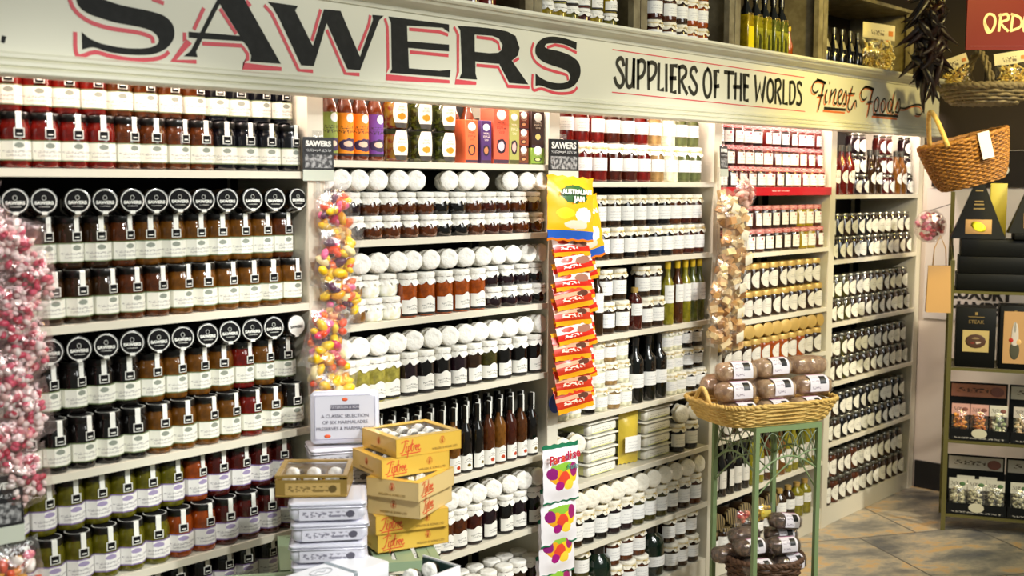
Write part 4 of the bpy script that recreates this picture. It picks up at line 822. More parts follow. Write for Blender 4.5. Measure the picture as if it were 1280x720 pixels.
def olive_jar(x, t, c, lab):
    h = .094; r = .039
    o = obj('olive_jar', MB().lathe([(0, 0), (r*.85, 0), (r*.95, .004), (r*.97, .012), (r*.97, h*.74), (r*.85, h*.84), (r*.83, h*.88)], mat('olives_'+c, {'r': '6a2010', 'g': '444a18'}[c], .12, coat=.7, noise=({'r': '7a5c18', 'g': '23260c'}[c], 55, .45, .6)), 20), M=T(x, .048, zA+t*(h+.0006)) @ RZ(-.15))
    thing(o, lab, 'jar', 'olive jars on the top shelf of the second bay')
    obj('lid', MB().lathe([(r*.88, h*.86), (r*.9, h*.97), None, (0, h*.985)], mat('olive_lid', '3a4020', .3, metal=.4), 18), o)
    m = MB(); k = m.mi(label_mat('olive_label', 'efe6d2', '5a4a3c', rows=((.58, .64, .25, .75, 26), (.68, .74, .3, .7, 26)), bands=((0, .17, '3a3630'),), blobs=((.5, .38, .30, .13, 'e08a1c'),))); b = len(m.v); n = 12
    for i in range(n+1):
        v = i/n; half = .020+.010*math.sin(PI*v)
        for s in (-1, 1):
            an = -PI/2+s*half/(r*1.0)-(.0 if s < 0 else 0); m.v.append((r*1.0*math.cos(an), r*1.0*math.sin(an), h*(.04+.92*v)))
    # keep the wrap outside the glass with a middle column
    mm = MB(); kk = mm.mi(m.mats[0])
    for i in range(n+1):
        v = i/n; half = .018+.010*math.sin(PI*v)
        for q in range(7):
            s = -1+q/3; an = -PI/2+s*half/r; mm.v.append((r*1.005*math.cos(an), r*1.005*math.sin(an), h*(.04+.92*v)))
    for i in range(n):
        for q in range(6): mm.face([i*7+q, i*7+q+1, (i+1)*7+q+1, (i+1)*7+q], kk, True, [(q/6, i/n), ((q+1)/6, i/n), ((q+1)/6, (i+1)/n), (q/6, (i+1)/n)])
    obj('label', mm, o)
for t in (0, 1):
    for i, (x, c) in enumerate(((2.305, 'r'), (2.405, 'g'), (2.505, 'g'))):
        olive_jar(x, t, c, '%s olive jar, %s from left, %s tier, top shelf, second bay' % ('red and green' if c == 'r' else 'green', ORD[i], ['lower', 'upper'][t]))
def carton(x, y, w_, d_, h_, col, lab, blob, rows=True, z=None, slope=0, band='3c2a3a', grp='food cartons on the top shelf of the second bay'):
    L = label_mat('carton_'+col, col, '5a1c14' if col[0] in 'de' else 'e0d0b8', rows=((.60, .66, .2, .8, 20), (.68, .73, .2, .8, 20), (.53, .57, .3, .7, 20)), bands=((0, .07, band),), blobs=((.5, .30, .36, .15, '2a1c2a'), (.5, .30, .24, .10, blob)))
    o = obj('food_carton', MB().bbox((0, 0, h_/2), (w_, d_, h_), mat('carton_side_'+col, col, .5), r=.0015), M=T(x, y, z if z is not None else zA)); thing(o, lab, 'box', grp)
    m = MB(); m.quad([(-w_/2+.001, -d_/2-.0006, .001), (w_/2-.001, -d_/2-.0006, .001), (w_/2-.001, -d_/2-.0006, h_-.002), (-w_/2+.001, -d_/2-.0006, h_-.002)], L); obj('front_print', m, o)
    m = MB(); m.ell((0, -d_/2-.0008, h_*.84), (w_*.32, .0005, w_*.24), M_white, 14, 6); obj('brand_oval', m, o, label='white oval badge')
carton(2.598, .04, .056, .05, .135, 'e2683c', 'short orange food carton, top shelf, second bay', 'c87840')
carton(2.664, .04, .048, .05, .135, '4a2c64', 'short purple food carton, top shelf, second bay', 'b87850')
carton(2.735, .045, .072, .06, .185, 'dd5a40', 'tall coral red food carton, top shelf, second bay', 'd8b8c0')
carton(2.797, .045, .05, .06, .18, 'a0a058', 'tall khaki green food carton, top shelf, second bay', 'd8a8a0', band='4a4a28')
for i, cc in enumerate(('6a3a20', '8a4028', '6a3020')):
    carton(2.849, .05, .05, .06, .056, cc, 'small brown carton, %s in a stack of three, top shelf, second bay' % ['bottom', 'middle', 'top'][i], 'c89060', z=zA+i*.0568)
carton(2.915, .045, .064, .06, .055, '7d9a3c', 'low green carton under tall brown one, top shelf, second bay', 'd0d890', band='4a6020')
carton(2.915, .045, .064, .06, .12, '35201a', 'dark brown cake carton standing on the low green carton', 'd8c070', z=zA+.0556)
for i, x in enumerate((2.60, 2.67)):
    o = obj('sauce_bottle', MB().lathe([(0, 0), (.026, 0), (.026, .14), (.014, .17), (.012, .19)], mat('sauce_brown', '8a3c18'), 16), M=T(x, .105, zA)); thing(o, 'brown bottle behind the %s carton, top shelf, second bay' % ['short orange', 'short purple'][i], 'bottle', 'bottles behind cartons'); obj('cap', MB().lathe([(.015, .182), (.015, .203), None, (0, .204)], M_white, 14), o)
# ================================================================ MIDDLE BAY: WHITE TUBS AND YELLOW BAG
M_tub = mat('tub_plastic', 'e6e4d8', .3, coat=.3); L_tub = label_mat('tub_label', 'eceade', '9a968c', rows=((.2, .35, .1, .9, 30), (.5, .62, .1, .9, 26)), bands=((.0, .12, 'd6d890'),))
def tub(x, y, z, w_, d_, h_, lab, grp):
    o = obj('sweet_tub', MB().bbox((0, 0, h_*.42), (w_*.93, d_*.93, h_*.84), M_tub, r=.01), M=T(x, y, z)); thing(o, lab, 'tub', grp)
    obj('lid', MB().bbox((0, 0, h_*.9), (w_, d_, h_*.16), M_tub, r=.006), o)
    m = MB(); yy = -d_*.93/2-.0008; m.quad([(-w_*.36, yy, h_*.14), (w_*.38, yy, h_*.14), (w_*.38, yy, h_*.74), (-w_*.36, yy, h_*.74)], L_tub)
    xx = -w_*.93/2-.0008; m.quad([(xx, d_*.36, h_*.14), (xx, -d_*.36, h_*.14), (xx, -d_*.36, h_*.74), (xx, d_*.36, h_*.74)], mat('tub_tint', 'dede96', .4)); obj('label', m, o)
zE = SZ[3][4]+.0006
for i in range(4): tub(3.31, .125, zE+i*.051, .185, .20, .050, 'white sweet tub in the left stack, %s, middle bay' % ['bottom', 'second up', 'third up', 'topmost'][i], 'white sweet tubs, left stack')
for i in range(4): tub(3.665, .125, zE+i*.051, .185, .20, .050, 'white sweet tub in the right stack, %s, middle bay' % ['bottom', 'second up', 'third up', 'topmost'][i], 'white sweet tubs, right stack')
def pillow(w_, h_, d_, m, nx=9, nz=11, crimp=.09, puff=1, seed=0, top=None):
    """sealed bag hanging down from z=0 to -h_"""
    rnd = random.Random(seed); mb = MB(); k = mb.mi(m); 
    for side in (-1, 1):
        b = len(mb.v)
        for j in range(nz+1):
            v = j/nz; cc = min(1, max(0, (v-crimp)/.12), max(0, (1-v-crimp)/.12)) if crimp else 1
            for i in range(nx+1):
                u = i/nx*2-1; t = (1-abs(u)**2.6)*(math.sin(PI*min(1, max(0, v)))**.5 if 0 < v < 1 else 0)*min(1, cc)
                ww = w_/2*(1-.06*t*abs(u)); q = rnd.uniform(-1, 1)*.035*w_*(t if abs(u) < .99 else 0)
                mb.v.append((u*ww+(.012*w_*math.sin(v*31+u) if abs(u) > .99 else 0), side*(d_/2*t*puff)+q*.5+(.0008*side), -v*h_+(.012*h_*math.sin(u*14) if j in (0, nz) else 0)))
        for j in range(nz):
            for i in range(nx):
                idx = [b+j*(nx+1)+i, b+(j+1)*(nx+1)+i, b+(j+1)*(nx+1)+i+1, b+j*(nx+1)+i+1]; uv = [(i/nx, 1-j/nz), (i/nx, 1-(j+1)/nz), ((i+1)/nx, 1-(j+1)/nz), ((i+1)/nx, 1-j/nz)]
                if side > 0: idx = idx[::-1]; uv = uv[::-1]
                mb.face(idx, k, True, uv)
    return mb
o = obj('sweet_bag', pillow(.10, .215, .05, mat('yellow_foil', 'c9b03a', .35, coat=.4, bump=(25, .5, .006)), seed=3), M=T(3.505, .06, zE+.217) @ RZ(-.2)); thing(o, 'yellow foil bag standing between the two stacks of white tubs', 'bag')
m = MB(); m.quad([(-.04, -.029, -.165), (.04, -.029, -.165), (.04, -.029, -.105), (-.04, -.029, -.105)], L_deli); obj('label', m, o)
# ================================================================ HEADER CARDS
M_card = mat('card_black', '1b1b1e', .4); M_clear = film_mat('clear_plastic', 'f4f4f4', .22, .08)
def header_card(name_lab, x, y, z, w_, h_, rz=0, rx=0):
    o = obj('header_card', MB().box((0, 0, -h_/2), (w_, .002, h_), M_card), M=T(x, y, z) @ RZ(rz) @ Matrix.Rotation(rx, 4, 'X')); thing(o, name_lab, 'sign', None)
    obj('lettering', text_mesh('SAWERS', w_*.20, M_seal, .0002, sx=1.1, bold=.0010), o, M=T(0, -.0018, -h_*.15) @ STAND)
    obj('small_print', text_mesh('Est. 1897  Suppliers of the World', w_*.055, mat('card_grey', '9a9a9c', .5), .0001), o, M=T(0, -.0018, -h_*.26) @ STAND) if False else None
    m = MB(); m.quad([(-w_*.46, -.0016, -h_*.34), (w_*.46, -.0016, -h_*.34), (w_*.46, -.0016, -h_*.26), (-w_*.46, -.0016, -h_*.26)], label_mat('card_line', '1b1b1e', 'b8b8b8', rows=((.1, .9, .05, .95, 26),)))
    obj('small_print', m, o)
    m = MB(); m.quad([(-w_*.44, -.0016, -h_*.70), (w_*.44, -.0016, -h_*.70), (w_*.44, -.0016, -h_*.40), (-w_*.44, -.0016, -h_*.40)], mat('street_picture', '3a3a3c', .5, noise=('a8a8a8', 90, .4, .62))); obj('street_picture', m, o, label='grey street photograph')
    m = MB(); m.box((0, 0, -h_*.87), (w_, .0024, h_*.25), mat('pale_strip', 'c9cfc0', .3, coat=.5)); obj('clip_holder', m, o, label='pale plastic lower strip')
    m = MB(); m.box((0, .002, -h_*1.0-.03), (.014, .0012, .09), M_clear); m.box((0, .003, .008), (.03, .004, .02), M_clear); obj('hanging_clip', m, o, label='clear plastic clip')
    return o
header_card('black header card hanging at the post beside the sauce bottles', 1.971, -.012, 1.774, .098, .118, rz=-.10)
header_card('black header card above the yellow sweet bags on the middle post', 3.006, -.022, 1.800, .150, .142, rz=-.05)
header_card('black header card turned edge-on above the hanging fudge bags', 3.955, -.06, 1.802, .09, .12, rz=.22, rx=-.05)
# ================================================================ HANGING STRIPS OF SWEETS
def filled_bag(w_, h_, d_, film, cols, n, rad, M, lab, cat, grp, shape='ell', seed=0, nm='sweet_bag', fn='sweets', lbl=None, squash=(1, 1, 1)):
    rnd = random.Random(seed)
    o = obj(nm, pillow(w_, h_, d_, film, seed=seed), M=M); thing(o, lab, cat, grp)
    m = MB(); ms = [mat('sweet_'+c, c, .35, coat=.3) for c in cols]
    for i in range(n):
        for _ in range(20):
            u = rnd.uniform(-.88, .88); v = rnd.uniform(.2, .86)
            t = (1-abs(u)**2.6)*math.sin(PI*v)**.5
            if t > .45: break
        y = rnd.uniform(-1, 1)*(d_/2*t*.80)*.8; R_ = Matrix.Rotation(rnd.uniform(0, 6), 4, Vector((rnd.random(), rnd.random(), rnd.random()+.01)).normalized()); rr = rad*rnd.uniform(.75, 1.2)
        c = (u*w_/2*.86, y, -v*h_)
        if shape == 'ell': m.ell(c, (rr*1.8*squash[0], rr*squash[1], rr*squash[2]), ms[rnd.randrange(len(ms))], 7, 4, M=R_)
        elif shape == 'twist':
            q = ms[rnd.randrange(len(ms))]; m.ell(c, (rr*1.3, rr*.8, rr*.8), q, 7, 4, M=R_)
        else: m.box((0, 0, 0), (rr*2.2, rr*1.5, rr*1.3), ms[rnd.randrange(len(ms))], M=T(*c) @ R_)
    obj(fn, m, o, kind='stuff')
    if lbl:
        q = MB(); lw, lh, lz, lm = lbl; yy = -d_/2*.98; q.bbox((0, yy-.001, lz), (lw, .0015, lh), lm, r=.0005); obj('label', q, o)
    return o
FC = film_mat('clear_film', 'ffffff', .10, .08)
# bright wrapped jelly sweets at the first post
HP = ['top', 'second', 'third', 'fourth', 'fifth', 'sixth', 'seventh', 'eighth', 'ninth', 'tenth', 'eleventh', 'twelfth']
pos = [(1.985, 1.640, .13, -.25), (2.02, 1.535, .14, .2), (2.015, 1.42, .14, -.12), (1.985, 1.32, .15, .22), (1.96, 1.225, .15, -.2), (1.995, 1.150, .15, .12)]
for i, (x, z, w_, tl) in enumerate(pos):
    filled_bag(w_*1.0, .18, .065, film_mat('crinkled_film', 'e8e8e8', .12, .1), ['e8b810', 'e8a010', 'f0c810', 'e04818', 'd02c58', 'e8d8a0', 'e06090', 'f0c010', '5a3048', 'd86018'], 38, .0120, T(x, -.048-.012*(i % 2), z) @ Matrix.Rotation(tl, 4, 'Y') @ Matrix.Rotation(.12, 4, 'X'),
               'clear bag of bright jelly sweets, %s from top of the first post strip' % HP[i], 'bag', 'jelly sweet bags on the first post', seed=i+20)
o = obj('hanging_strip', MB().box((0, 0, -.32), (.014, .0012, .68), M_clear), M=T(2.0, -.012, 1.68)); thing(o, 'clear plastic strip carrying the jelly sweet bags on the first post', 'strip')
# pink and white striped bon-bons at the left edge of the picture
k = 0
for i in range(9):
    z = 1.665-i*.072
    for j, dx in enumerate((-.045, .035)):
        if i == 0 and j == 1: continue
        dxx = (.012 if i in (1, 2, 3) else -.004*max(0, i-4))
        filled_bag(.115, .135, .065, film_mat('pinkish_film', 'f0d4d4', .12, .1), ['e8c0bc', 'e09098', 'c83858', 'e8d4d0', 'd04868', 'b01838', 'ecd0d0', 'f0e4e0', 'f0dcdc'], 80, .0085,
                   T(1.075+dx+dxx, -.06-.02*j, z-.02*j) @ Matrix.Rotation(.25*(-1)**(i+j), 4, 'Y') @ Matrix.Rotation(.15, 4, 'X'), 'pink and white bonbon bag, %s row down, %s side of left edge strip' % (HP[i], ['left', 'right'][j]), 'bag', 'bonbon bags at the left edge', seed=50+k, shape='twist'); k += 1
o = obj('hanging_strip', MB().box((0, 0, -.35), (.014, .0012, .75), M_clear), M=T(1.07, -.02, 1.72)); thing(o, 'clear plastic strip carrying pink bonbon bags at left edge', 'strip')
header_card('black header card low at the left edge of the picture', 1.052, -.07, 1.02, .10, .15, rz=-.1)
for i in range(2):
    filled_bag(.115, .16, .06, FC, ['e89028', 'f0b040', 'e05830', 'f4e8e0', 'e06c88'], 34, .010, T(1.075-.01*i, -.07-.02*i, .868-.11*i) @ Matrix.Rotation(-.15, 4, 'Y'), 'clear bag of orange striped sweets, %s below the low left card' % ['first', 'second'][i], 'bag', 'orange sweet bags low at left', seed=90+i)
# middle post: printed sweet bags
YEL = label_mat('yellow_bag_print', 'e8a81c', '7a3a10', bands=((.03, .16, '2858b0'), (0, .035, 'd87018')), blobs=((.5, .72, .34, .17, '2f5a2c'), (.30, .42, .20, .10, 'c8c828'), (.70, .40, .24, .14, 'e8e0d8'), (.55, .25, .3, .08, 'e8c8b0')), rough=.25)
RDB = label_mat('red_bag_print', 'c8281c', 'f0e8e0', rows=((.20, .32, .15, .6, 12),), bands=((.80, 1, 'e8a020'), (0, .14, 'e8a01c'), (.36, .62, 'e4d4cc')), blobs=((.70, .42, .26, .16, '9a6a58'), (.25, .50, .18, .10, 'c83a28')), rough=.25)
RDB2 = label_mat('red_bag_print_b', 'b83018', 'e8dcc8', rows=((.26, .40, .15, .7, 12),), bands=((.86, 1, 'e8a020'), (0, .16, 'e8a01c'), (.42, .56, 'd8a080')), blobs=((.7, .46, .2, .12, '5a3428'),), rough=.25)
def printed_bag(w_, h_, d_, m, M, lab, grp, seed, name='sweet_bag'):
    o = obj(name, pillow(w_, h_, d_, m, seed=seed, crimp=.05), M=M); thing(o, lab, 'bag', grp); return o
M_bagtxt = mat('bag_letter_white', 'f4f0e8', .4); M_bluep = mat('bag_blue', '2050b0', .3)
for i, (x, y, z, tl) in enumerate(((2.965, -.085, 1.675, .08), (3.030, -.05, 1.600, -.16))):
    o = printed_bag(.205, .215, .055, YEL, T(x, y, z) @ Matrix.Rotation(tl, 4, 'Y') @ Matrix.Rotation(-.08, 4, 'X') @ RZ(-.15), ['yellow sweet bag with green shield, in front', 'yellow sweet bag with green shield, behind and lower'][i]+' on the middle post', 'yellow sweet bags on the middle post', 120+i)
    obj('lettering', text_mesh('AUSTRALIAN', .022, M_bagtxt, .0006, sx=1.0, bold=.001), o, M=T(0, -.034, -.055) @ STAND @ RZ(.04)); obj('lettering', text_mesh('JAM', .024, M_bagtxt, .0006, sx=1.1, bold=.001), o, M=T(.01, -.034, -.078) @ STAND)
for i in range(10):
    z = 1.50-i*.0585
    printed_bag(.165, .095, .035, RDB if i in (0, 1, 2, 5) else RDB2, T(2.99+.004*(i % 3)+.0015*i, -.055-.004*(i % 2), z) @ Matrix.Rotation(.05*(-1)**i, 4, 'Y') @ Matrix.Rotation(-.30, 4, 'X') @ RZ(-.15), 'red and yellow sweet bag, %s down the front strip, middle post' % HP[i], 'red and yellow sweet bags, front strip', 140+i)
for i in range(9):
    z = 1.455-i*.0575
    printed_bag(.10, .085, .03, RDB, T(3.105, -.018, z) @ Matrix.Rotation(.12*(-1)**i, 4, 'Y') @ Matrix.Rotation(-.25, 4, 'X') @ RZ(-.4), 'red and yellow sweet bag, %s down the rear strip, middle post' % HP[i], 'red and yellow sweet bags, rear strip', 160+i)
o = obj('shelf_disc', MB().lathe([(0, -.001), (.034, -.001), None, (.034, .001), None, (0, .001)], mat('disc_blue', '2c50b0', .4), 28, M=Matrix.Rotation(PI/2, 4, 'X')), M=T(2.985, -.012, .900)); thing(o, 'round blue disc tag stuck on the middle post under red bags', 'tag')
PAR = label_mat('paradise_print', 'eceaf0', '306a50', bands=((.93, 1, '1c6a4a'), (0, .03, '1c6a4a')), blobs=((.5, .60, .44, .10, '86b83c'), (.30, .46, .22, .14, 'e0a020'), (.70, .46, .24, .15, 'f0c828'), (.18, .52, .14, .12, '8a2070'), (.78, .55, .15, .14, '9a2468'), (.48, .42, .18, .14, 'd84830'), (.36, .30, .13, .09, 'a01878'), (.62, .30, .16, .10, 'f0d040')), rough=.3)
for i, (x, z) in enumerate(((2.953, .772), (2.955, .622), (2.957, .515), (2.957, .385))):
    o = printed_bag(.165, .20, .045, PAR, T(x, -.06+.010*i, z) @ Matrix.Rotation(.03, 4, 'Y') @ Matrix.Rotation(-.06, 4, 'X') @ RZ(-.12), 'white fruit sweet bag, %s in the low strip on the middle post' % HP[i], 'fruit sweet bags on the middle post', 180+i)
    if i == 0:
        cs = ['b81e34', 'c84028', 'b01858', 'd8402c', 'a81c50', 'c83030', 'b81e48', 'c02840']
        for q, ch in enumerate('Paradise'):
            obj('lettering', text_mesh(ch, .042, mat('para_'+cs[q], cs[q], .4), .0006, bold=.001), o, M=T(-.062+.0175*q, -.0245, -.05+.002*q) @ STAND)
        obj('lettering', text_mesh('fruits', .026, mat('para_teal', '2a9a8a', .4), .0006, shear=.3), o, M=T(.03, -.0275, -.078) @ STAND)
# fudge and nut bags at the fourth post
FN = film_mat('brownish_film', 'fff6e8', .13, .1)
nut = [(3.985, 1.625, .13, .3), (3.985, 1.575, .14, -.1), (4.055, 1.52, .12, .25), (3.985, 1.47, .15, .1), (4.055, 1.42, .12, -.2), (3.955, 1.37, .15, .25), (4.02, 1.31, .15, -.15), (3.92, 1.27, .14, .3), (4.01, 1.21, .14, -.1), (3.915, 1.15, .14, .25), (4.0, 1.11, .14, -.2)]
filled_bag(.15, .10, .07, film_mat('pinkish_film'), ['c89080', 'b87868', 'd8a898', 'e0b8a8'], 30, .012, T(4.085, -.10, 1.665) @ Matrix.Rotation(.5, 4, 'Y'), 'pinkish nut bag sticking out at top of the fudge strip', 'bag', None, seed=199)
for i, (x, z, w_, tl) in enumerate(nut):
    filled_bag(w_*1.1, .15, .08, FN, ['d8b078', 'c89858', 'e8d0a0', 'b88850', 'e0c890', 'a87840'], 17, .0175, T(x, -.085-.018*(i % 2), z) @ Matrix.Rotation(tl, 4, 'Y') @ Matrix.Rotation(.1, 4, 'X'), 'clear bag of pale fudge pieces, %s bag down the fourth post strip' % (HP[i]), 'bag', 'fudge bags on the fourth post', shape='box', seed=200+i,
               lbl=(.055, .04, -.07, mat('fudge_label', 'ece4cc', .5)) if i % 2 == 0 else None, fn='fudge_pieces')
o = obj('hanging_strip', MB().box((0, 0, -.34), (.014, .0012, .72), M_clear), M=T(3.985, -.02, 1.70)); thing(o, 'clear plastic strip carrying the fudge bags on the fourth post', 'strip')
# ================================================================ GIFT TINS AND BOXES
M_green = mat('stand_green', '8ba080', .45); M_foil = mat('gold_foil', 'e2b84a', .33, metal=.2, coat=.3); M_foilp = mat('gold_foil_pale', 'dcc184', .4, metal=.15)
M_ink = mat('gift_ink_red', 'd0562c', .5); M_inkg = mat('gift_ink_gold', '9a7a38', .5)
def local_frame(F, deg, z): return T(F[0], F[1], z) @ RZ(math.radians(deg))
TIP = [[(0, .8), (.28, .95), (.5, .9)], [(.30, .92), (.18, .4), (.02, .1), (-.10, .12)], [(.38, .55), (.32, .2), (.40, .15)], [(.40, .72), (.41, .74)], [(.52, .55), (.42, -.25)], [(.52, .5), (.64, .56), (.60, .22), (.48, .2)], [(.80, .95), (.70, .25), (.78, .15)], [(.68, .62), (.88, .64)], [(.90, .52), (.86, .2)], [(.90, .45), (1.0, .55)], [(1.03, .36), (1.14, .46), (1.08, .56), (1.01, .36), (1.10, .17)], [(1.20, .36), (1.31, .46), (1.25, .56), (1.18, .36), (1.27, .17), (1.38, .25)], [(.0, -.06), (.5, .0), (1.1, .02), (1.35, .05)]]
def tiptree(sz):
    m = MB()
    for q in TIP: ribbon(m, [(a*sz*1.12, b*sz) for a, b in q], sz*.075, M_ink, plane=lambda a, b: (a, 0, b))
    return m
TIPM = tiptree(.037).mesh('script_lettering')
def crest(sz):
    m = MB()
    for q in range(5): m.tube([(sz*(.3+.12*q)*math.cos(t), 0, sz*(.3+.12*q)*math.sin(t)*1.1) for t in [2*PI*i/10 for i in range(10)]] if q in (0, 4) else [(sz*(.2*q-.4), 0, -sz*.6), (sz*(.2*q-.4), 0, sz*.6)], sz*.045, M_ink, 4, closed=q in (0, 4))
    m.tube([(-sz*.5, 0, sz*.9), (0, 0, sz*1.1), (sz*.5, 0, sz*.9)], sz*.06, M_ink, 4); return m
CREST = crest(.010).mesh('crest')
WILK = text_mesh('WILKIN & SONS LTD', .0085, M_inkg, .0002)
def mini_jar(M, lab, grp):
    o = obj('miniature_jar', MINI[0], M=M); thing(o, lab, 'jar', grp); obj('cloth_cap', MINI[1], o); return o
MINI = [MB().lathe([(0, 0), (.014, 0), (.0175, .003), (.0175, .020), (.015, .027)], content('umber'), 14).mesh('miniature_jar'), clothcap(.0180, .023, .035, M_cloth, .12).mesh('cloth_cap')]
TIPw = 0
gold_n = 0
def gold_box(F, deg, z, L, D, H, lab, front='tip', side='crest', window=True, pale=False):
    """F = front corner (nearest the camera); the long side runs along deg, the short side at deg+90"""
    global gold_n
    o = empty('jam_gift_box', lab, 'gift box', M=local_frame(F, deg, z), group=None)
    fm = M_foilp if pale else M_foil
    t = .0015; wx0, wx1, wy0, wy1 = L*.10, L*.90, D*.12, D*.88
    b = MB()
    for c, d in (((L/2, t/2, H/2), (L, t, H)), ((L/2, D-t/2, H/2), (L, t, H)), ((t/2, D/2, H/2), (t, D, H)), ((L-t/2, D/2, H/2), (t, D, H)), ((L/2, D/2, t/2), (L, D, t))): b.box(c, d, fm)
    obj('carton', b, o)
    m = MB()
    for c, d in (((L/2, wy0/2, H), (L, wy0, t)), ((L/2, (wy1+D)/2, H), (L, D-wy1, t)), ((wx0/2, D/2, H), (wx0, wy1-wy0, t)), (((wx1+L)/2, D/2, H), (L-wx1, wy1-wy0, t))): m.box(c, d, M_foil)
    obj('lid_frame', m, o, label='foil lid with a cut window')
    obj('window_film', MB().box((L/2, D/2, H-.0015), (wx1-wx0, wy1-wy0, .0004), film_mat('window_film', 'ffffff', .12, .05)), o, label='clear film window')
    obj('tray', MB().box((L/2, D/2, H*.18), (L-.006, D-.006, .004), mat('tray_dark', '4a3420', .7)), o)
    if front == 'tip':
        obj('script_lettering', TIPM, o, M=T(L*.08, -.0012, H*.16)); obj('small_print', WILK, o, M=T(L*.74, -.0012, H*.22) @ STAND); obj('crest', CREST, o, M=T(L*.70, -.0012, H*.62))
        obj('crest', CREST, o, M=T(-.0012, D*.5, H*.62) @ RZ(-PI/2)); obj('small_print', WILK, o, M=T(-.0012, D*.5, H*.22) @ RZ(-PI/2) @ STAND)
    else:
        obj('crest', CREST, o, M=T(-.0012, D*.5, H*.62) @ RZ(-PI/2)); obj('small_print', WILK, o, M=T(-.0012, D*.5, H*.22) @ RZ(-PI/2) @ STAND); obj('script_lettering', TIPM, o, M=T(L*.10, -.0012, H*.22)) 
    gold_n += 1
    return o, (wx0, wx1, wy0, wy1)
GB = [((1.893, -.333), -20, .7065, .20, .165, 'gold jam gift box at the very bottom of the gold stack', 'tip', False),
      ((1.886, -.334), -23, .7555, .20, .165, 'gold jam gift box, second from bottom of the gold stack', 'tip', False),
      ((1.945, -.436), 20, .8045, .19, .150, 'pale gold gift box turned end-on, third from bottom of stack', 'crest', True),
      ((1.930, -.446), 17, .8535, .19, .152, 'pale gold gift box turned end-on, fourth from bottom of stack', 'crest', True),
      ((1.893, -.350), -14, .9025, .20, .165, 'gold jam gift box, second from top of the gold stack', 'tip', False),
      ((1.932, -.362), -11.5, .9515, .20, .175, 'gold jam gift box on top of the stack with jars in window', 'tip', False)]
for gi, (F, deg, z, L, D, lab, fr, pale) in enumerate(GB):
    o, (wx0, wx1, wy0, wy1) = gold_box(F, deg, z, L, D, .0485, lab, fr, pale=pale)
    if gi in (2, 3, 4, 5):
        BM = local_frame(F, deg, z); nj = 0
        for ix in range(3):
            for iy in range(2 if gi != 5 else 3):
                nj += 1; px_, py_ = wx0+(wx1-wx0)*(ix+.5)/3, wy0+(wy1-wy0)*(iy+.5)/(2 if gi != 5 else 3)
                mini_jar(BM @ T(px_, py_+.012, .0295) @ RZ(random.uniform(-.5, .5)) @ Matrix.Rotation(1.45, 4, 'X') @ T(0, 0, -.016), 'miniature cloth-capped jar seen in the window of the gold box, %s' % ['', '', 'third from bottom', 'fourth from bottom', 'second from top', 'topmost'][gi], 'miniature jars in gold box %s' % ['', '', 'third up', 'fourth up', 'second from top', 'on top'][gi])
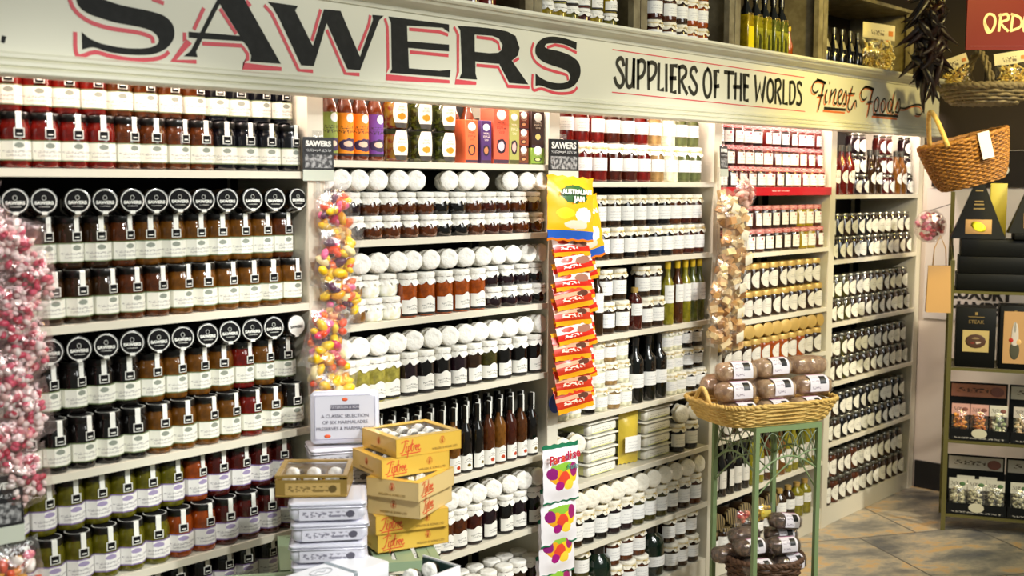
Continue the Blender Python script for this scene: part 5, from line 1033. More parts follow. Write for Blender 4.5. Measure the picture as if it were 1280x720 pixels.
# tins
M_tin = mat('silver_tin', 'd2d1dc', .3, metal=.2); M_tinlid = mat('silver_tin_lid', 'dadae6', .22, metal=.25); M_goldtin = mat('gold_tin', 'b89850', .25, metal=.6)
L_tinp = label_mat('tin_scroll', 'c6c5d0', '6a6878', rows=((.25, .75, .03, .78, 16),), blobs=((.86, .5, .09, .36, '55535f'),), rough=.3)
L_tinpg = label_mat('tin_scroll_gold', 'b0945a', '6e5a30', rows=((.25, .75, .03, .78, 16),), blobs=((.86, .5, .09, .36, '5a4a28'),), rough=.3)
def tin(M, L, D, H, lab, gold=False, grp=None, window=False, lidtext=False):
    o = empty('biscuit_tin', lab, 'tin', M=M, group=grp); a, b = (M_goldtin, M_goldtin) if gold else (M_tin, M_tinlid)
    if window:
        m = MB(); t = .0015
        for c, d in (((0, -D/2+t, H*.45), (L-.004, t, H*.7)), ((0, D/2-t, H*.45), (L-.004, t, H*.7)), ((-L/2+t, 0, H*.45), (t, D-.004, H*.7)), ((L/2-t, 0, H*.45), (t, D-.004, H*.7)), ((0, 0, .002), (L-.004, D-.004, .003))): m.box(c, d, a)
        m.bbox((0, 0, .004), (L, D, .008), a, r=.006)
        obj('body', m, o)
        m = MB(); w_ = .012
        for c, d in (((0, -D/2+w_/2, H*.95), (L, w_, .006)), ((0, D/2-w_/2, H*.95), (L, w_, .006)), ((-L/2+w_/2, 0, H*.95), (w_, D-2*w_, .006)), ((L/2-w_/2, 0, H*.95), (w_, D-2*w_, .006))): m.box(c, d, a)
        obj('lid', m, o, label='gold lid rim around a clear window'); obj('window', MB().box((0, 0, H*.955), (L-.02, D-.02, .0006), film_mat('window_film')), o, label='clear plastic window')
    else:
        obj('body', MB().bbox((0, 0, H*.40), (L-.005, D-.005, H*.80), a, r=.012), o)
        m = MB().bbox((0, 0, H*.86), (L, D, H*.28), b, r=.012); m.tube([(x, y, H*.73) for x, y in ((-L/2+.01, -D/2), (L/2-.01, -D/2), (L/2, -D/2+.01), (L/2, D/2-.01), (L/2-.01, D/2), (-L/2+.01, D/2), (-L/2, D/2-.01), (-L/2, -D/2+.01))], .0018, b, 6, closed=True)
        obj('lid', m, o)
    lm = L_tinpg if gold else L_tinp; m = MB(); y = -D/2+.0006
    m.quad([(-L*.36, y, H*.12), (L*.40, y, H*.12), (L*.40, y, H*.66), (-L*.36, y, H*.66)], lm); obj('printed_panel', m, o)
    if lidtext:
        q = mat('tin_ink', '5c5a68', .4); zt_ = H+.0006
        m = MB(); m.box((0, D*.19, zt_), (L*.42, D*.10, .0008), q); obj('name_plate', m, o, label='dark oval name plate')
        obj('lettering', text_mesh('PATERSON & SON', .0095, M_tinlid, .0002), o, M=T(0, D*.19, zt_+.0008))
        for i, s in enumerate(('A CLASSIC SELECTION', 'OF SIX MARMALADES', 'PRESERVES & MARMALADES')): obj('lettering', text_mesh(s, .0125, q, .0002), o, M=T(0, D*(.02-.12*i), zt_+.0003))
        m = MB()
        for r0 in (.0,): 
            x, y = L*.44, D*.42
            m.tube([(-x, -y, zt_), (x, -y, zt_), (x, y, zt_), (-x, y, zt_)], .0008, mat('tin_line', '9a98b0', .4), 4, closed=True)
        obj('border_line', m, o); m = MB(); m.ell((-L*.26, -D*.36, zt_), (.009, .005, .0006), M_ink, 8, 4); m.ell((L*.30, -D*.34, zt_), (.013, .004, .0006), M_ink, 8, 4, M=RZ(.5)); m.ell((0, D*.34, zt_), (.008, .005, .0006), M_ink, 8, 4); obj('emblem', m, o, label='small red emblems')
    return o
sc = (1.722, -.352); a0 = math.radians(-39.5)
for i in range(4): tin(T(sc[0]+.002*(-1)**i, sc[1], .7005+.0507*i) @ RZ(a0+.02*(-1)**i), .182, .155, .0500, 'silver oblong tin, %s of the front tin stack' % ['bottom', 'second from bottom', 'third from bottom', 'topmost silver one'][i], grp='silver tins in the front stack')
GM = T(1.722, -.300, .9035) @ RZ(math.radians(-45))
tin(GM, .172, .165, .054, 'gold tin with a clear window, resting on the silver tin stack', gold=True, window=True)
for ix in range(3):
    for iy in range(2): mini_jar(GM @ T(-.052+.052*ix, -.036+.068*iy, .027) @ RZ(-.5) @ Matrix.Rotation(1.25, 4, 'X') @ T(0, 0, -.016), 'miniature cloth-capped jar seen through the gold tin window', 'miniature jars in the gold tin')
bc = (1.945, -.125); ab = math.radians(-30)
for i in range(5): tin(T(bc[0], bc[1], .7005+.0507*i) @ RZ(ab), .175, .125, .0500, 'silver oblong tin, %s of the rear tin stack' % ['bottom', 'second from bottom', 'third from bottom', 'fourth from bottom', 'topmost'][i], grp='silver tins in the rear stack')
UM = T(1.960, -.125, .9555) @ RZ(math.radians(-37)) @ Matrix.Rotation(PI/2-.10, 4, 'X') @ T(0, .070, 0)
tin(UM, .180, .138, .048, 'silver tin standing upright with its printed lid facing out', lidtext=True)
# white hamper box with dark green tray in front
WM = T(1.655, -.475, .7065) @ RZ(math.radians(2))
def white_box():
    o = empty('hamper_box', 'white card gift box with dark green tray of small jars, bottom', 'gift box', M=WM)
    m = MB(); m.bbox((-.03, 0, .028), (.27, .105, .056), mat('white_card', 'eeeef2', .35, coat=.3), r=.003); obj('sleeve', m, o, label='white card sleeve')
    m = MB(); m.box((.0, -.0, .0565), (.012, .105, .001), mat('grey_ribbon', '8a949a', .4)); m.box((.0, -.053, .03), (.012, .001, .05), mat('grey_ribbon')); obj('ribbon', m, o)
    m = MB(); m.tube([(-.05+.03*math.cos(t), .01+.018*math.sin(t), .0568) for t in [2*PI*i/16 for i in range(16)]], .0012, mat('logo_grey', '9a9aa2', .4), 4, closed=True); m.tube([(-.068, .01, .0568), (-.055, .018, .0568), (-.045, .004, .0568), (-.032, .014, .0568)], .0012, mat('logo_grey'), 4); obj('embossed_mark', m, o, label='grey oval mark')
    m = MB(); g = mat('tray_green', '26423c', .5)
    for c, d in (((.09, -.115, .003), (.25, .115, .006)), ((.09, -.172, .02), (.25, .004, .04)), ((.213, -.115, .02), (.004, .115, .04)), ((-.034, -.115, .02), (.004, .115, .04))): m.box(c, d, g)
    m.box((.09, -.1755, .022), (.256, .003, .044), mat('white_card')); m.box((.2165, -.115, .022), (.003, .12, .044), mat('white_card')); obj('tray', m, o, label='dark green tray with white edge')
white_box()
for i in range(3): mini_jar(WM @ T(.185-.062*i, -.112, .028) @ RZ(-1.2) @ Matrix.Rotation(1.3, 4, 'X') @ T(0, 0, -.016), 'miniature cloth-capped jar in green tray, %s from the right' % ORD[i], 'miniature jars in the green tray')
# green metal side tables under the gift tins
def green_table(cx, cy, deg, L, D, z, lab):
    o = empty('metal_table', lab, 'table', (cx, cy, 0), math.radians(deg))
    m = MB(); t = .024
    for i in range(7): m.box((-L/2+L*(i+.5)/7, 0, z-.004), (L/7*.80, D-.04, .006), M_green)
    for s in (-1, 1): m.box((0, s*(D/2-.011), z-t/2), (L, .022, t), M_green); m.box((s*(L/2-.011), 0, z-t/2), (.022, D-.044, t), M_green)
    obj('slatted_top', m, o)
    for sx in (-1, 1):
        for sy in (-1, 1): obj('leg', MB().box((sx*(L/2-.011), sy*(D/2-.011), (z-t)/2), (.020, .020, z-t), M_green), o)
    m = MB()
    for s in (-1, 1):
        for k in range(4):
            w_ = (L-.04)/4; x = -L/2+.02+w_*k
            m.tube([(x+w_*(i/10), s*(D/2-.011), z-t-.10+.095*math.sin(PI*i/10)) for i in range(11)], .0022, mat('wire_grey', '5a5e54', .4, metal=.5), 5)
    m.tube([(x, s*(D/2-.011), z-.13) for x in (-L/2, L/2)], .003, mat('wire_grey'), 5); obj('wire_arches', m, o)
    return o
u_ = Vector((.82, -.572)); v_ = Vector((.572, .82)); c0 = Vector((1.985, -.47))
p_ = c0-u_*.20+v_*.143; green_table(p_.x, p_.y, -34.9, .40, .286, .70, 'green metal table under the gold gift boxes')
p_ = c0-u_*.47-v_*.165; green_table(p_.x, p_.y, -34.9, .46, .31, .70, 'green metal table under the white gift box')
# ================================================================ WICKER
M_wick = mat('wicker_honey', 'c8a050', .55, noise=('e0c070', 60, .35, .7)); M_wick2 = mat('wicker_brown', '8a5a24', .55, noise=('b8823c', 60, .35, .7)); M_wick3 = mat('wicker_dark', '4a3222', .6, noise=('6a4a34', 60, .35, .7)); M_wick4 = mat('wicker_grey', '7a6a48', .6, noise=('9a8a60', 60, .35, .7))
def wicker(path, z0, z1, flare, rows, m, stakes=28, amp=.003, rr=.0045, n=112, cv=1):
    """path(t)->(x,y) closed base loop, scaled by 1 at the bottom to flare at the rim"""
    mb = MB()
    for j in range(rows):
        v = (j+.5)/rows; s = 1+(flare-1)*v**cv; z = z0+(z1-z0)*v; pts = []
        for i in range(n):
            t = i/n; x, y = path(t); q = 1+amp*(1 if j % 2 else -1)*math.sin(2*PI*t*stakes/2)/max(.05, math.hypot(x, y)); pts.append((x*s*q, y*s*q, z+.0012*math.sin(i*1.3+j)))
        mb.tube(pts, rr, m, 5, closed=True)
    st = MB()
    for i in range(stakes):
        x, y = path(i/stakes); st.tube([(x*(1+(flare-1)*(q/5)**cv), y*(1+(flare-1)*(q/5)**cv), z0+(z1-z0)*q/5) for q in range(6)], rr*.8, m, 5)
    rim = MB()
    for q in range(2):
        rim.tube([(path(i/n)[0]*flare*(1+.02*math.sin(2*PI*i/n*stakes+q*PI)), path(i/n)[1]*flare*(1+.02*math.sin(2*PI*i/n*stakes+q*PI)), z1+.004+.005*math.cos(2*PI*i/n*stakes+q*PI)) for i in range(n)], rr*1.35, m, 6, closed=True)
    return mb, st, rim
def rrect(L, D, r=.06):
    def f(t):
        a = 2*PI*t; c, s = math.cos(a), math.sin(a); e = .42
        return (L/2*math.copysign(abs(c)**e, c), D/2*math.copysign(abs(s)**e, s))
    return f
def oval(L, D): return lambda t: (L/2*math.cos(2*PI*t), D/2*math.sin(2*PI*t))
def floorplate(path, m, z=0, n=40):
    mb = MB(); k = mb.mi(m); b = len(mb.v)
    for zz in (z, z+.006):
        mb.v += [(path(i/n)[0]*.985, path(i/n)[1]*.985, zz) for i in range(n)]
    mb.face(list(range(n))[::-1], k); mb.face(list(range(n, 2*n)), k)
    for i in range(n): mb.face([i, (i+1) % n, n+(i+1) % n, n+i], k)
    return mb
# stand with bread basket in front of the fourth bay
SF = Vector((3.620, -.430)); SR = Vector((3.868, -.545)); sd = (SR-SF).normalized(); sn = Vector((-sd.y, sd.x)); W_ = (SR-SF).length; sdeg = math.degrees(math.atan2(sd.y, sd.x)); DEP = .27
M_sgreen = mat('stand_sage', '7f9668', .45)
o = empty('basket_stand', 'sage green metal stand with arched wirework holding two baskets', 'stand', (SF.x, SF.y, 0), math.radians(sdeg)); zs = .775
for nm_, x, y in (('leg', 0, 0), ('leg', W_, 0), ('leg', 0, DEP), ('leg', W_, DEP)): obj(nm_, MB().box((x, y, (zs-.018)/2), (.017, .017, zs-.018), M_sgreen), o)
m = MB()
for c, d in (((W_/2, 0, zs-.009), (W_+.017, .017, .018)), ((W_/2, DEP, zs-.009), (W_+.017, .017, .018)), ((0, DEP/2, zs-.009), (.017, DEP-.017, .018)), ((W_, DEP/2, zs-.009), (.017, DEP-.017, .018))): m.box(c, d, M_sgreen)
obj('top_frame', m, o)
wm = mat('wire_sage', '8d9c80', .4, metal=.2); m = MB()
def arch_side(a, b):
    a, b = Vector(a), Vector(b)
    for k in range(-1, 4):
        p = [a+(b-a)*max(0, min(1, (k*.25+.5*i/12))) for i in range(13)]
        m.tube([(q.x, q.y, zs-.16+.135*math.sin(PI*i/12)) for i, q in enumerate(p) if 0 <= k*.25+.5*i/12 <= 1], .0022, wm, 5)
    m.tube([(*(a+(b-a)*(i/12)), zs-.175+.06*math.sin(PI*i/12)) for i in range(13)], .004, M_sgreen, 6)
    m.tube([(*(a+(b-a)*(i/12)), zs-.26+.10*math.sin(PI*i/24)*1.6 if i < 12 else zs-.10) for i in range(13)], .003, M_sgreen, 6)
arch_side((0, 0), (W_, 0)); arch_side((0, DEP), (0, 0)); arch_side((W_, 0), (W_, DEP)); arch_side((W_, DEP), (0, DEP)); obj('arched_wirework', m, o)
m = MB(); zl = .095
for c, d in (((W_/2, 0, zl), (W_, .012, .012)), ((W_/2, DEP, zl), (W_, .012, .012))): m.box(c, d, M_sgreen)
for k in range(5): m.box((W_*(k+.5)/5, DEP/2, zl+.001), (.006, DEP-.02, .006), M_sgreen)
obj('lower_shelf', m, o)
bc3 = SF+sd*(W_*.5)+sn*(DEP*.5); bcx, bcy = bc3.x-.015, bc3.y+.015
B1 = T(bcx, bcy, zs+.002) @ RZ(math.radians(sdeg+1))
path = rrect(.455, .285); a_, b_, c_ = wicker(path, .008, .075, 1.17, 9, M_wick, stakes=34, rr=.0046)
o = empty('wicker_tray', 'honey-coloured oblong wicker tray heaped with wrapped loaves', 'basket', M=B1)
obj('weave', a_, o); obj('stakes', b_, o); obj('rim', c_, o); obj('base', floorplate(path, M_wick), o)
for s in (-1, 1): obj('handle', MB().tube([(s*.262, -.05+.10*i/10, .075+.055*math.sin(PI*i/10)) for i in range(11)], .008, M_wick, 8), o)
M_loafs = [mat('loaf_tan', 'a5845f', .8, noise=('cdb08a', 45, .4, .65)), mat('loaf_brown', '8a6848', .8, noise=('b8966c', 45, .4, .65)), mat('loaf_dark', '3a2a1e', .8, noise=('6a5038', 70, .45, .65))]
L_loaf = label_mat('loaf_label', 'e9e4ea', '8a7a8c', rows=((.12, .24, .08, .55, 26), (.45, .55, .08, .5, 26), (.62, .70, .08, .5, 26)), bands=((.93, 1, 'b878a0'),)); FL = film_mat('loaf_film', 'e8dcd8', .17, .1)
def loaf(M, L, D, H, mi_, lab, grp, seed=0, lb=True):
    rnd = random.Random(seed); o = empty('wrapped_loaf', lab, 'bread', M=M, group=grp)
    def body(sx, q, m_, tie):
        mb = MB(); n = 16; prof = []
        for i in range(13):
            v = i/12; r = (1-abs(2*v-1)**7)**.5*(.92+.08*math.sin(PI*v)); prof.append((max(.0, r), (v-.5)*(1 if 0 < i < 12 else .97)))
        if tie: pass
        mb.lathe([(r, z) for r, z in prof], m_, 18, rf=lambda a, z: 1/max(abs(math.cos(a))**3+abs(math.sin(a))**3, .3)**(1/3)*(1+q*math.sin(a*5+z*17+seed)), M=Matrix.Rotation(PI/2, 4, 'Y') @ Matrix.Diagonal((H/2*sx, D/2*sx, L*sx, 1)))
        return mb
    obj('loaf', body(.95, .02, M_loafs[mi_], 0), o)
    obj('wrapper', body(1.02, .035, FL, 1), o, label='crumpled clear wrapper')
    if lb:
        m = MB(); k = m.mi(L_loaf); w_ = L*.46; n = 8; b = 0; hh = H/2*1.07; dd = D/2*1.07
        for i in range(n+1):
            an = math.radians(-100+125*(1-i/n))-PI/2*0
            an = math.radians(200+(i/n)*(-95)+0)
            an = math.radians(190+i/n*(-0))
            t = math.radians(-25+110*i/n); y, z = -dd*math.cos(t), hh*math.sin(t)
            s = 1/max(abs(math.cos(t))**3+abs(math.sin(t))**3, .3)**(1/3)*1.0
            m.v += [(-w_/2+L*.04, y*s, z*s), (w_/2+L*.04, y*s, z*s)]
        for i in range(n): m.face([2*i, 2*i+1, 2*i+3, 2*i+2], k, True, [(0, i/n), (1, i/n), (1, (i+1)/n), (0, (i+1)/n)])
        k2 = m.mi(M_card); b = len(m.v)
        for i in range(3, 7):
            t = math.radians(-25+110*i/n); s = 1/max(abs(math.cos(t))**3+abs(math.sin(t))**3, .3)**(1/3)*1.012; y, z = -dd*math.cos(t)*s, hh*math.sin(t)*s
            m.v += [(L*.04+w_*.02, y, z), (L*.04+w_*.36, y, z)]
        for i in range(3): m.face([b+2*i, b+2*i+1, b+2*i+3, b+2*i+2], k2, True)
        obj('label', m, o, label='white paper label with a black square')
    return o
LV = [(-.148, -.080, .046, 'front left of the lowest layer', 1), (.0, -.082, .046, 'front middle of the lowest layer', 1), (.148, -.080, .046, 'front right of the lowest layer', 1), (-.09, .035, .047, 'rear left, lowest layer', 0), (.10, .035, .047, 'rear right, lowest layer', 0),
      (-.155, -.050, .118, 'left of the second layer', 1), (.022, -.055, .118, 'middle of the second layer', 1), (.195, -.045, .119, 'right of the second layer', 1), (-.125, -.010, .184, 'left of the top layer', 1), (.050, .010, .186, 'middle of the top layer', 1), (.222, .02, .184, 'right of the top layer', 0), (-.165, .075, .125, 'far left end of the tray', 0), (-.01, .065, .126, 'rear of the second layer', 0)]
for i, (x, y, z, w__, lb_) in enumerate(LV):
    loaf(B1 @ T(x, y, z) @ RZ(random.uniform(-.10, .10)+(.9 if i == 11 else -.05)), .146 if i < 5 else .170, .094, .074, [1, 0, 0, 1, 1, 1, 0, 1, 0, 0, 1, 1, 0][i], 'brown loaf in clear wrapper, %s in wicker tray' % w__, 'wrapped loaves in the wicker tray', seed=i, lb=bool(lb_))
B2 = T(bc3.x, bc3.y-.0, zl+.010) @ RZ(math.radians(sdeg))
path = oval(.225, .225); a_, b_, c_ = wicker(path, .008, .14, 1.32, 11, M_wick3, stakes=22, rr=.0055)
o = empty('wicker_bowl', 'dark brown round wicker basket on the lower part of stand', 'basket', M=B2); obj('weave', a_, o); obj('stakes', b_, o); obj('rim', c_, o); obj('base', floorplate(path, M_wick3), o)
LV2 = [(-.035, -.020, .050, 3, 'deep down in the middle'), (-.068, -.062, .122, 3, 'left at rim height'), (.066, -.074, .128, 4, 'right at rim height'), (.0, .045, .125, 3, 'rear at rim height'), (-.080, -.030, .192, 5, 'upper left'), (.040, -.070, .196, 6, 'upper middle'), (.090, .015, .205, 7, 'upper right'), (-.045, .062, .205, 8, 'upper back'), (.085, -.015, .268, 9, 'topmost at the right'), (-.125, .05, .145, 9, 'far left')]
for i, (x, y, z, _q, w__) in enumerate(LV2): loaf(B2 @ T(x, y, z) @ RZ(random.uniform(-.15, .15)-(.12 if i == 8 else 0)) @ Matrix.Rotation(.14 if i == 8 else 0, 4, 'Y'), .140 if i else .11, .082, .062, 2, 'dark rye loaf in wrapper, %s in the dark wicker basket' % w__, 'dark loaves in the low basket', seed=30+i, lb=i not in (0, 3, 7, 9))
filled_bag(.08, .07, .03, FC, ['e0c020', 'd8b030'], 14, .008, B2 @ T(.02, .03, .33), 'small yellow-labelled bag on top of the dark loaves', 'bag', None, seed=301, lbl=(.045, .025, -.035, mat('yellow_card', 'dcc858', .5)))
filled_bag(.07, .06, .03, FC, ['b83030', 'd88060'], 14, .008, B2 @ T(-.06, .05, .31), 'small reddish sweet bag behind the dark loaves', 'bag', None, seed=302)
# ================================================================ ON TOP OF THE SIGN BOARD
zd = 2.146
def crate(x0, x1, h_, lab, tall=True):
    o = empty('wooden_crate', lab, 'crate', ((x0+x1)/2, .17, zd)); w_ = x1-x0; t = .016; d_ = .36
    for s in (-1, 1): obj('side_board', MB().box((s*(w_/2-t/2), 0, h_/2), (t, d_, h_), M_wood), o); obj('corner_post', MB().box((s*(w_/2-t-.012), -d_/2+.012, h_/2), (.024, .024, h_-2*t), M_wood), o)
    obj('bottom_board', MB().box((0, 0, t/2), (w_-2*t, d_, t), M_wood), o); obj('top_board', MB().box((0, 0, h_-t/2), (w_-2*t, d_, t), M_wood), o)
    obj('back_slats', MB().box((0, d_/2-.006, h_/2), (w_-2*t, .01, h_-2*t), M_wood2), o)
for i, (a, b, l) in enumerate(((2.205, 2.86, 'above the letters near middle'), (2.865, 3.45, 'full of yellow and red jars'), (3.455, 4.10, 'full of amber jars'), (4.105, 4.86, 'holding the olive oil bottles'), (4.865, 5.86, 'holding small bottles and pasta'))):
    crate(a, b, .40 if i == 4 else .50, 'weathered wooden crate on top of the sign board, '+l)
def tj(x, t, r, h, c, n, crn, ny=.055, kind='preserve'):
    place(kind, r, h, c, T(x, ny, zd+.0165+t*(h+.0006)) @ RZ(random.uniform(-.2, .2)), '%s cloth-capped jar, %s from left, %s tier, in the %s crate' % ({'mustard': 'yellow', 'umber': 'dark brown', 'redbrown': 'red-brown', 'darkred': 'dark red', 'plum': 'dark plum'}.get(c, c), ORD[n], ['lower', 'upper', 'third'][t], crn), 'jars in the %s crate above the sign' % crn)
for n, (x, c) in enumerate(((2.40, 'umber'), (2.475, 'darkred'), (2.55, 'plum'), (2.625, 'darkred'), (2.70, 'red'))):
    for t in (0, 1): tj(x, t, .036, .115, c, n, 'second')
for n, (x, c, c2) in enumerate(((2.99, 'yellow', 'cream'), (3.06, 'yellow', 'mustard'), (3.125, 'olive', 'umber'), (3.19, 'darkred', 'red'), (3.262, 'yellow', 'olive'), (3.345, 'olive', 'yellow'))):
    for t, cc in ((0, c), (1, c2), (2, c2)): tj(x, t, .033, .098, cc, n, 'third')
for n, (x, c, c2) in enumerate(((3.62, 'redbrown', 'redbrown'), (3.715, 'brown', 'brown'), (3.80, 'umber', 'umber'), (3.872, 'amber', 'amber'), (3.945, 'amber', 'amber'))):
    for t, cc in ((0, c), (1, c2), (2, c2)): tj(x, t, .039 if n < 2 else .034, .105, cc, n, 'fourth', kind='deli')
for i, x in enumerate((4.29, 4.365, 4.44, 4.515, 4.585)):
    c = ['oil', 'oil', 'oilg', 'oilg', 'oilg'][i]; h = .31
    o = obj('oil_bottle', MB().bbox((0, 0, .10), (.052, .052, .20), content(['yellow', 'oil', 'oil', 'oilg', 'oilg'][i]), r=.006).lathe([(.026, .2), (.024, .215), (.012, .24), (.011, .27)], content('winebk'), 14), M=T(x, .05, zd+.0165)); thing(o, 'square olive oil bottle, %s from left, in the crate above the sign' % ORD[i], 'bottle', 'olive oil bottles in the crate')
    obj('cap', MB().lathe([(.014, .262), (.014, h-.012), None, (0, h-.01)], M_black, 12), o); m = MB(); m.quad([(-.022, -.0268, .02), (.022, -.0268, .02), (.022, -.0268, .15), (-.022, -.0268, .15)], label_mat('olive_oil_label', '8a8a28', '1c1c0c', rows=((.1, .9, .1, .9, 6),), blobs=((.5, .5, .3, .4, '3a3c14'),)) if i else mat('oil_label_yellow', 'd8c818', .4)); obj('label', m, o)
    m = MB(); m.tube([(-.024, -.024, .17), (-.012, -.026, .203), (.012, -.026, .203), (.024, -.024, .17)], .0015, M_gold, 5); obj('gold_collar', m, o, label='gold paper collar')
o = obj('glass_bottle', MB().lathe([(0, 0), (.02, 0), (.02, .10), (.009, .15), (.009, .17)], content('amber'), 14), M=T(4.655, .05, zd+.0165)); thing(o, 'slim amber bottle at the right end of olive oil row', 'bottle'); obj('cap', MB().lathe([(.011, .165), (.011, .185), None, (0, .186)], mat('yellow_cap', 'c9a820'), 12), o)
for i, x in enumerate((4.985, 5.068, 5.15, 5.235, 5.315)):
    o = obj('cordial_bottle', MB().lathe([(0, 0), (.028, 0), (.03, .004), (.03, .10), (.024, .125), (.011, .16), (.010, .20)], content('navy'), 16), M=T(x, .04, zd+.0165)); thing(o, 'small dark long-necked bottle, %s from left, right end crate' % ORD[i], 'bottle', 'small dark bottles in the end crate')
    obj('stopper', MB().lathe([(.012, .195), (.013, .222), None, (0, .224)], M_silver, 12), o); m = MB(); arc_label(m, .0305, .015, .06, label_mat('cordial_label', '2c3a68', 'e0d8d0', rows=((.2, .8, .1, .9, 14),)), 150, 10); m.mats[0]; obj('label', m, o); m = MB(); m.lathe([(.0245, .126), (.0115, .165)], mat('foil_neck', 'c8c0a0', .3, metal=.4), 14, a0=-2.3, a1=-.8); obj('neck_label', m, o)
def pasta_bag(M, w_, h_, d_, lab, seed, n=150):
    rnd = random.Random(seed); o = obj('pasta_bag', pillow(w_, h_, d_, film_mat('pasta_film', 'fffbe8', .05, .08), seed=seed, crimp=.03), M=M); thing(o, lab, 'bag', None)
    m = MB(); pm = [mat('pasta_yellow', 'e8cc60', .6), mat('pasta_pale', 'f0dc88', .6), mat('pasta_deep', 'd8b048', .6)]
    for i in range(n):
        u, v = rnd.uniform(-.9, .9), rnd.uniform(.22, .95); t = (1-abs(u)**2.6)*math.sin(PI*v)**.5; y = rnd.uniform(-1, 1)*d_/2*t*.85; c = Vector((u*w_/2*.92, y, -v*h_))
        e = Vector((rnd.uniform(-1, 1), rnd.uniform(-.5, .5), rnd.uniform(-1, 1))).normalized()*rnd.uniform(.011, .02); s = e.orthogonal().normalized()*.005
        m.tube([c-e, c-e*.3+s, c+e*.4-s, c+e], .0042, pm[rnd.randrange(3)], 5)
    obj('pasta', m, o, kind='stuff')
    m = MB(); m.box((0, -.002, -.0), (w_*1.0, .003, h_*.30), mat('pasta_card', 'ece0b8', .6)); m.box((w_*.36, -.004, -.005), (w_*.14, .002, h_*.10), mat('orange_sticker', 'e08a3c', .5)); m.quad([(-w_*.3, -.0042, -.03), (w_*.2, -.0042, -.03), (w_*.2, -.0042, .02), (-w_*.3, -.0042, .02)], label_mat('pasta_print', 'ece0b8', '6a5a48', rows=((.2, .7, .1, .9, 12),))); obj('header_card', m, o, label='folded cream header card')
    return o
pasta_bag(T(5.55, .04, zd+.270) @ RZ(-.2), .26, .25, .12, 'clear bag of pasta with cream header card, right end crate', 401)
pasta_bag(T(5.735, .12, zd+.262) @ RZ(-.2), .19, .24, .10, 'second pasta bag, half hidden behind the dried chillies', 402)
# dried chilli bunch
CH = Vector((5.22, -.355))
o = empty('chilli_bunch', 'hanging bunch of dark dried chillies at the end of the sign', 'chillies', (CH.x, CH.y, 2.10)); Mch = [mat('chilli_dark', '140807', .35, coat=.15), mat('chilli_red', '220c08', .35, coat=.15)]
rnd = random.Random(11)
def chilli(seed, L):
    r_ = random.Random(seed); m = MB(); b1, b2 = r_.uniform(-.03, .03), r_.uniform(.01, .05); n = 9
    m.tube([(b1*math.sin(PI*i/8), b2*(i/8)**2, -L*i/8) for i in range(n)], .01, Mch[seed % 2], 7, rads=[.004, .012, .0155, .0155, .014, .012, .009, .006, .001]); m.tube([(0, 0, .0), (0, .002, .02)], .002, Mch[0], 5); return m.mesh('chilli')
cms = [chilli(i, .13+.02*i) for i in range(5)]
for i in range(96):
    z = rnd.uniform(-.02, .52); a = rnd.uniform(0, 2*PI); sp = .85 if z > .12 else 1.0
    c = obj('chilli', cms[i % 5], o, M=None); rr = rnd.uniform(.01, .08); c.matrix_local = T(rr*math.cos(a), rr*math.sin(a), z+.115) @ RZ(a+PI/2) @ Matrix.Rotation(rnd.uniform(.1, sp), 4, 'X') @ Matrix.Scale(1.18, 4)
obj('string', MB().tube([(0, 0, .1), (0, 0, 1.0)], .004, M_string, 6), o)
# red hanging sign
o = obj('hanging_sign', MB().box((0, 0, 0), (.55, .012, .42), mat('sign_red_board', '52070d', .6, spec=.2)), M=T(4.885, -.925, 2.405) @ RZ(math.radians(-50))); thing(o, 'red hanging board with cream lettering at upper right', 'sign')
cr = mat('cream_paint_letter', 'b8a488', .5)
OL = MB()
def sk(q, dx): ribbon(OL, [(a+dx, b) for a, b in q], .010, cr, plane=lambda a, b: (a, -.0068, b))
x0_ = -.205
sk([(.02, .0), (.0, .035), (.012, .065), (.036, .06), (.042, .03), (.03, .0), (.012, -.004), (.0, .03)], x0_)
sk([(.0, .0), (.006, .066)], x0_+.058); sk([(.0, .06), (.03, .066), (.034, .045), (.006, .032), (.036, .0)], x0_+.058)
sk([(.0, .0), (.006, .066)], x0_+.106); sk([(.0, .066), (.036, .05), (.038, .018), (.0, .0)], x0_+.106)
sk([(.034, .064), (.004, .064), (.0, .0), (.034, .0)], x0_+.158); sk([(.002, .033), (.028, .033)], x0_+.158)
sk([(.0, .0), (.006, .066)], x0_+.206); sk([(.0, .06), (.03, .066), (.034, .045), (.006, .032), (.036, .0)], x0_+.206)
lt = obj('lettering', OL, o, M=T(0, 0, -.135)); q = MB()
for zz in (-.195,): q.box((0, -.0066, zz), (.52, .001, .002), mat('sign_red_line', '6a0c14', .5))
obj('border_line', q, o)
m = MB()
for s in (-1, 1): m.tube([(s*.24, 0, .21), (s*.24, 0, .60)], .002, M_metal, 5)
obj('hanging_wire', m, o)
# wicker baskets hanging at the right
PB = T(5.53, -.50, 2.030) @ RZ(math.radians(-45))
path = oval(.26, .22); a_, b_, c_ = wicker(path, 0, .075, 1.6, 5, M_wick4, stakes=20, rr=.009, cv=.6)
o = empty('wicker_basket', 'grey-brown wicker basket with hoop handle holding pasta bags', 'basket', M=PB); obj('weave', a_, o); obj('stakes', b_, o); obj('rim', c_, o); obj('base', floorplate(path, M_wick4), o)
h = MB()
for q in range(3): h.tube([(-.035+.012*math.sin(i*.9+q*2.1), -.15+.30*i/20, .09+.15*math.sin(PI*i/20)+.008*math.cos(i*.9+q*2.1)) for i in range(21)], .008, M_wick4, 6)
obj('handle', h, o); obj('hanging_wire', MB().tube([(0, 0, .09), (0, 0, .95)], .003, M_metal, 5), o)
pasta_bag(PB @ T(.105, -.03, .215) @ RZ(.1) @ Matrix.Rotation(-.15, 4, 'Y'), .17, .18, .085, 'pasta bag with cream card, right one in the hanging basket', 403, 130)
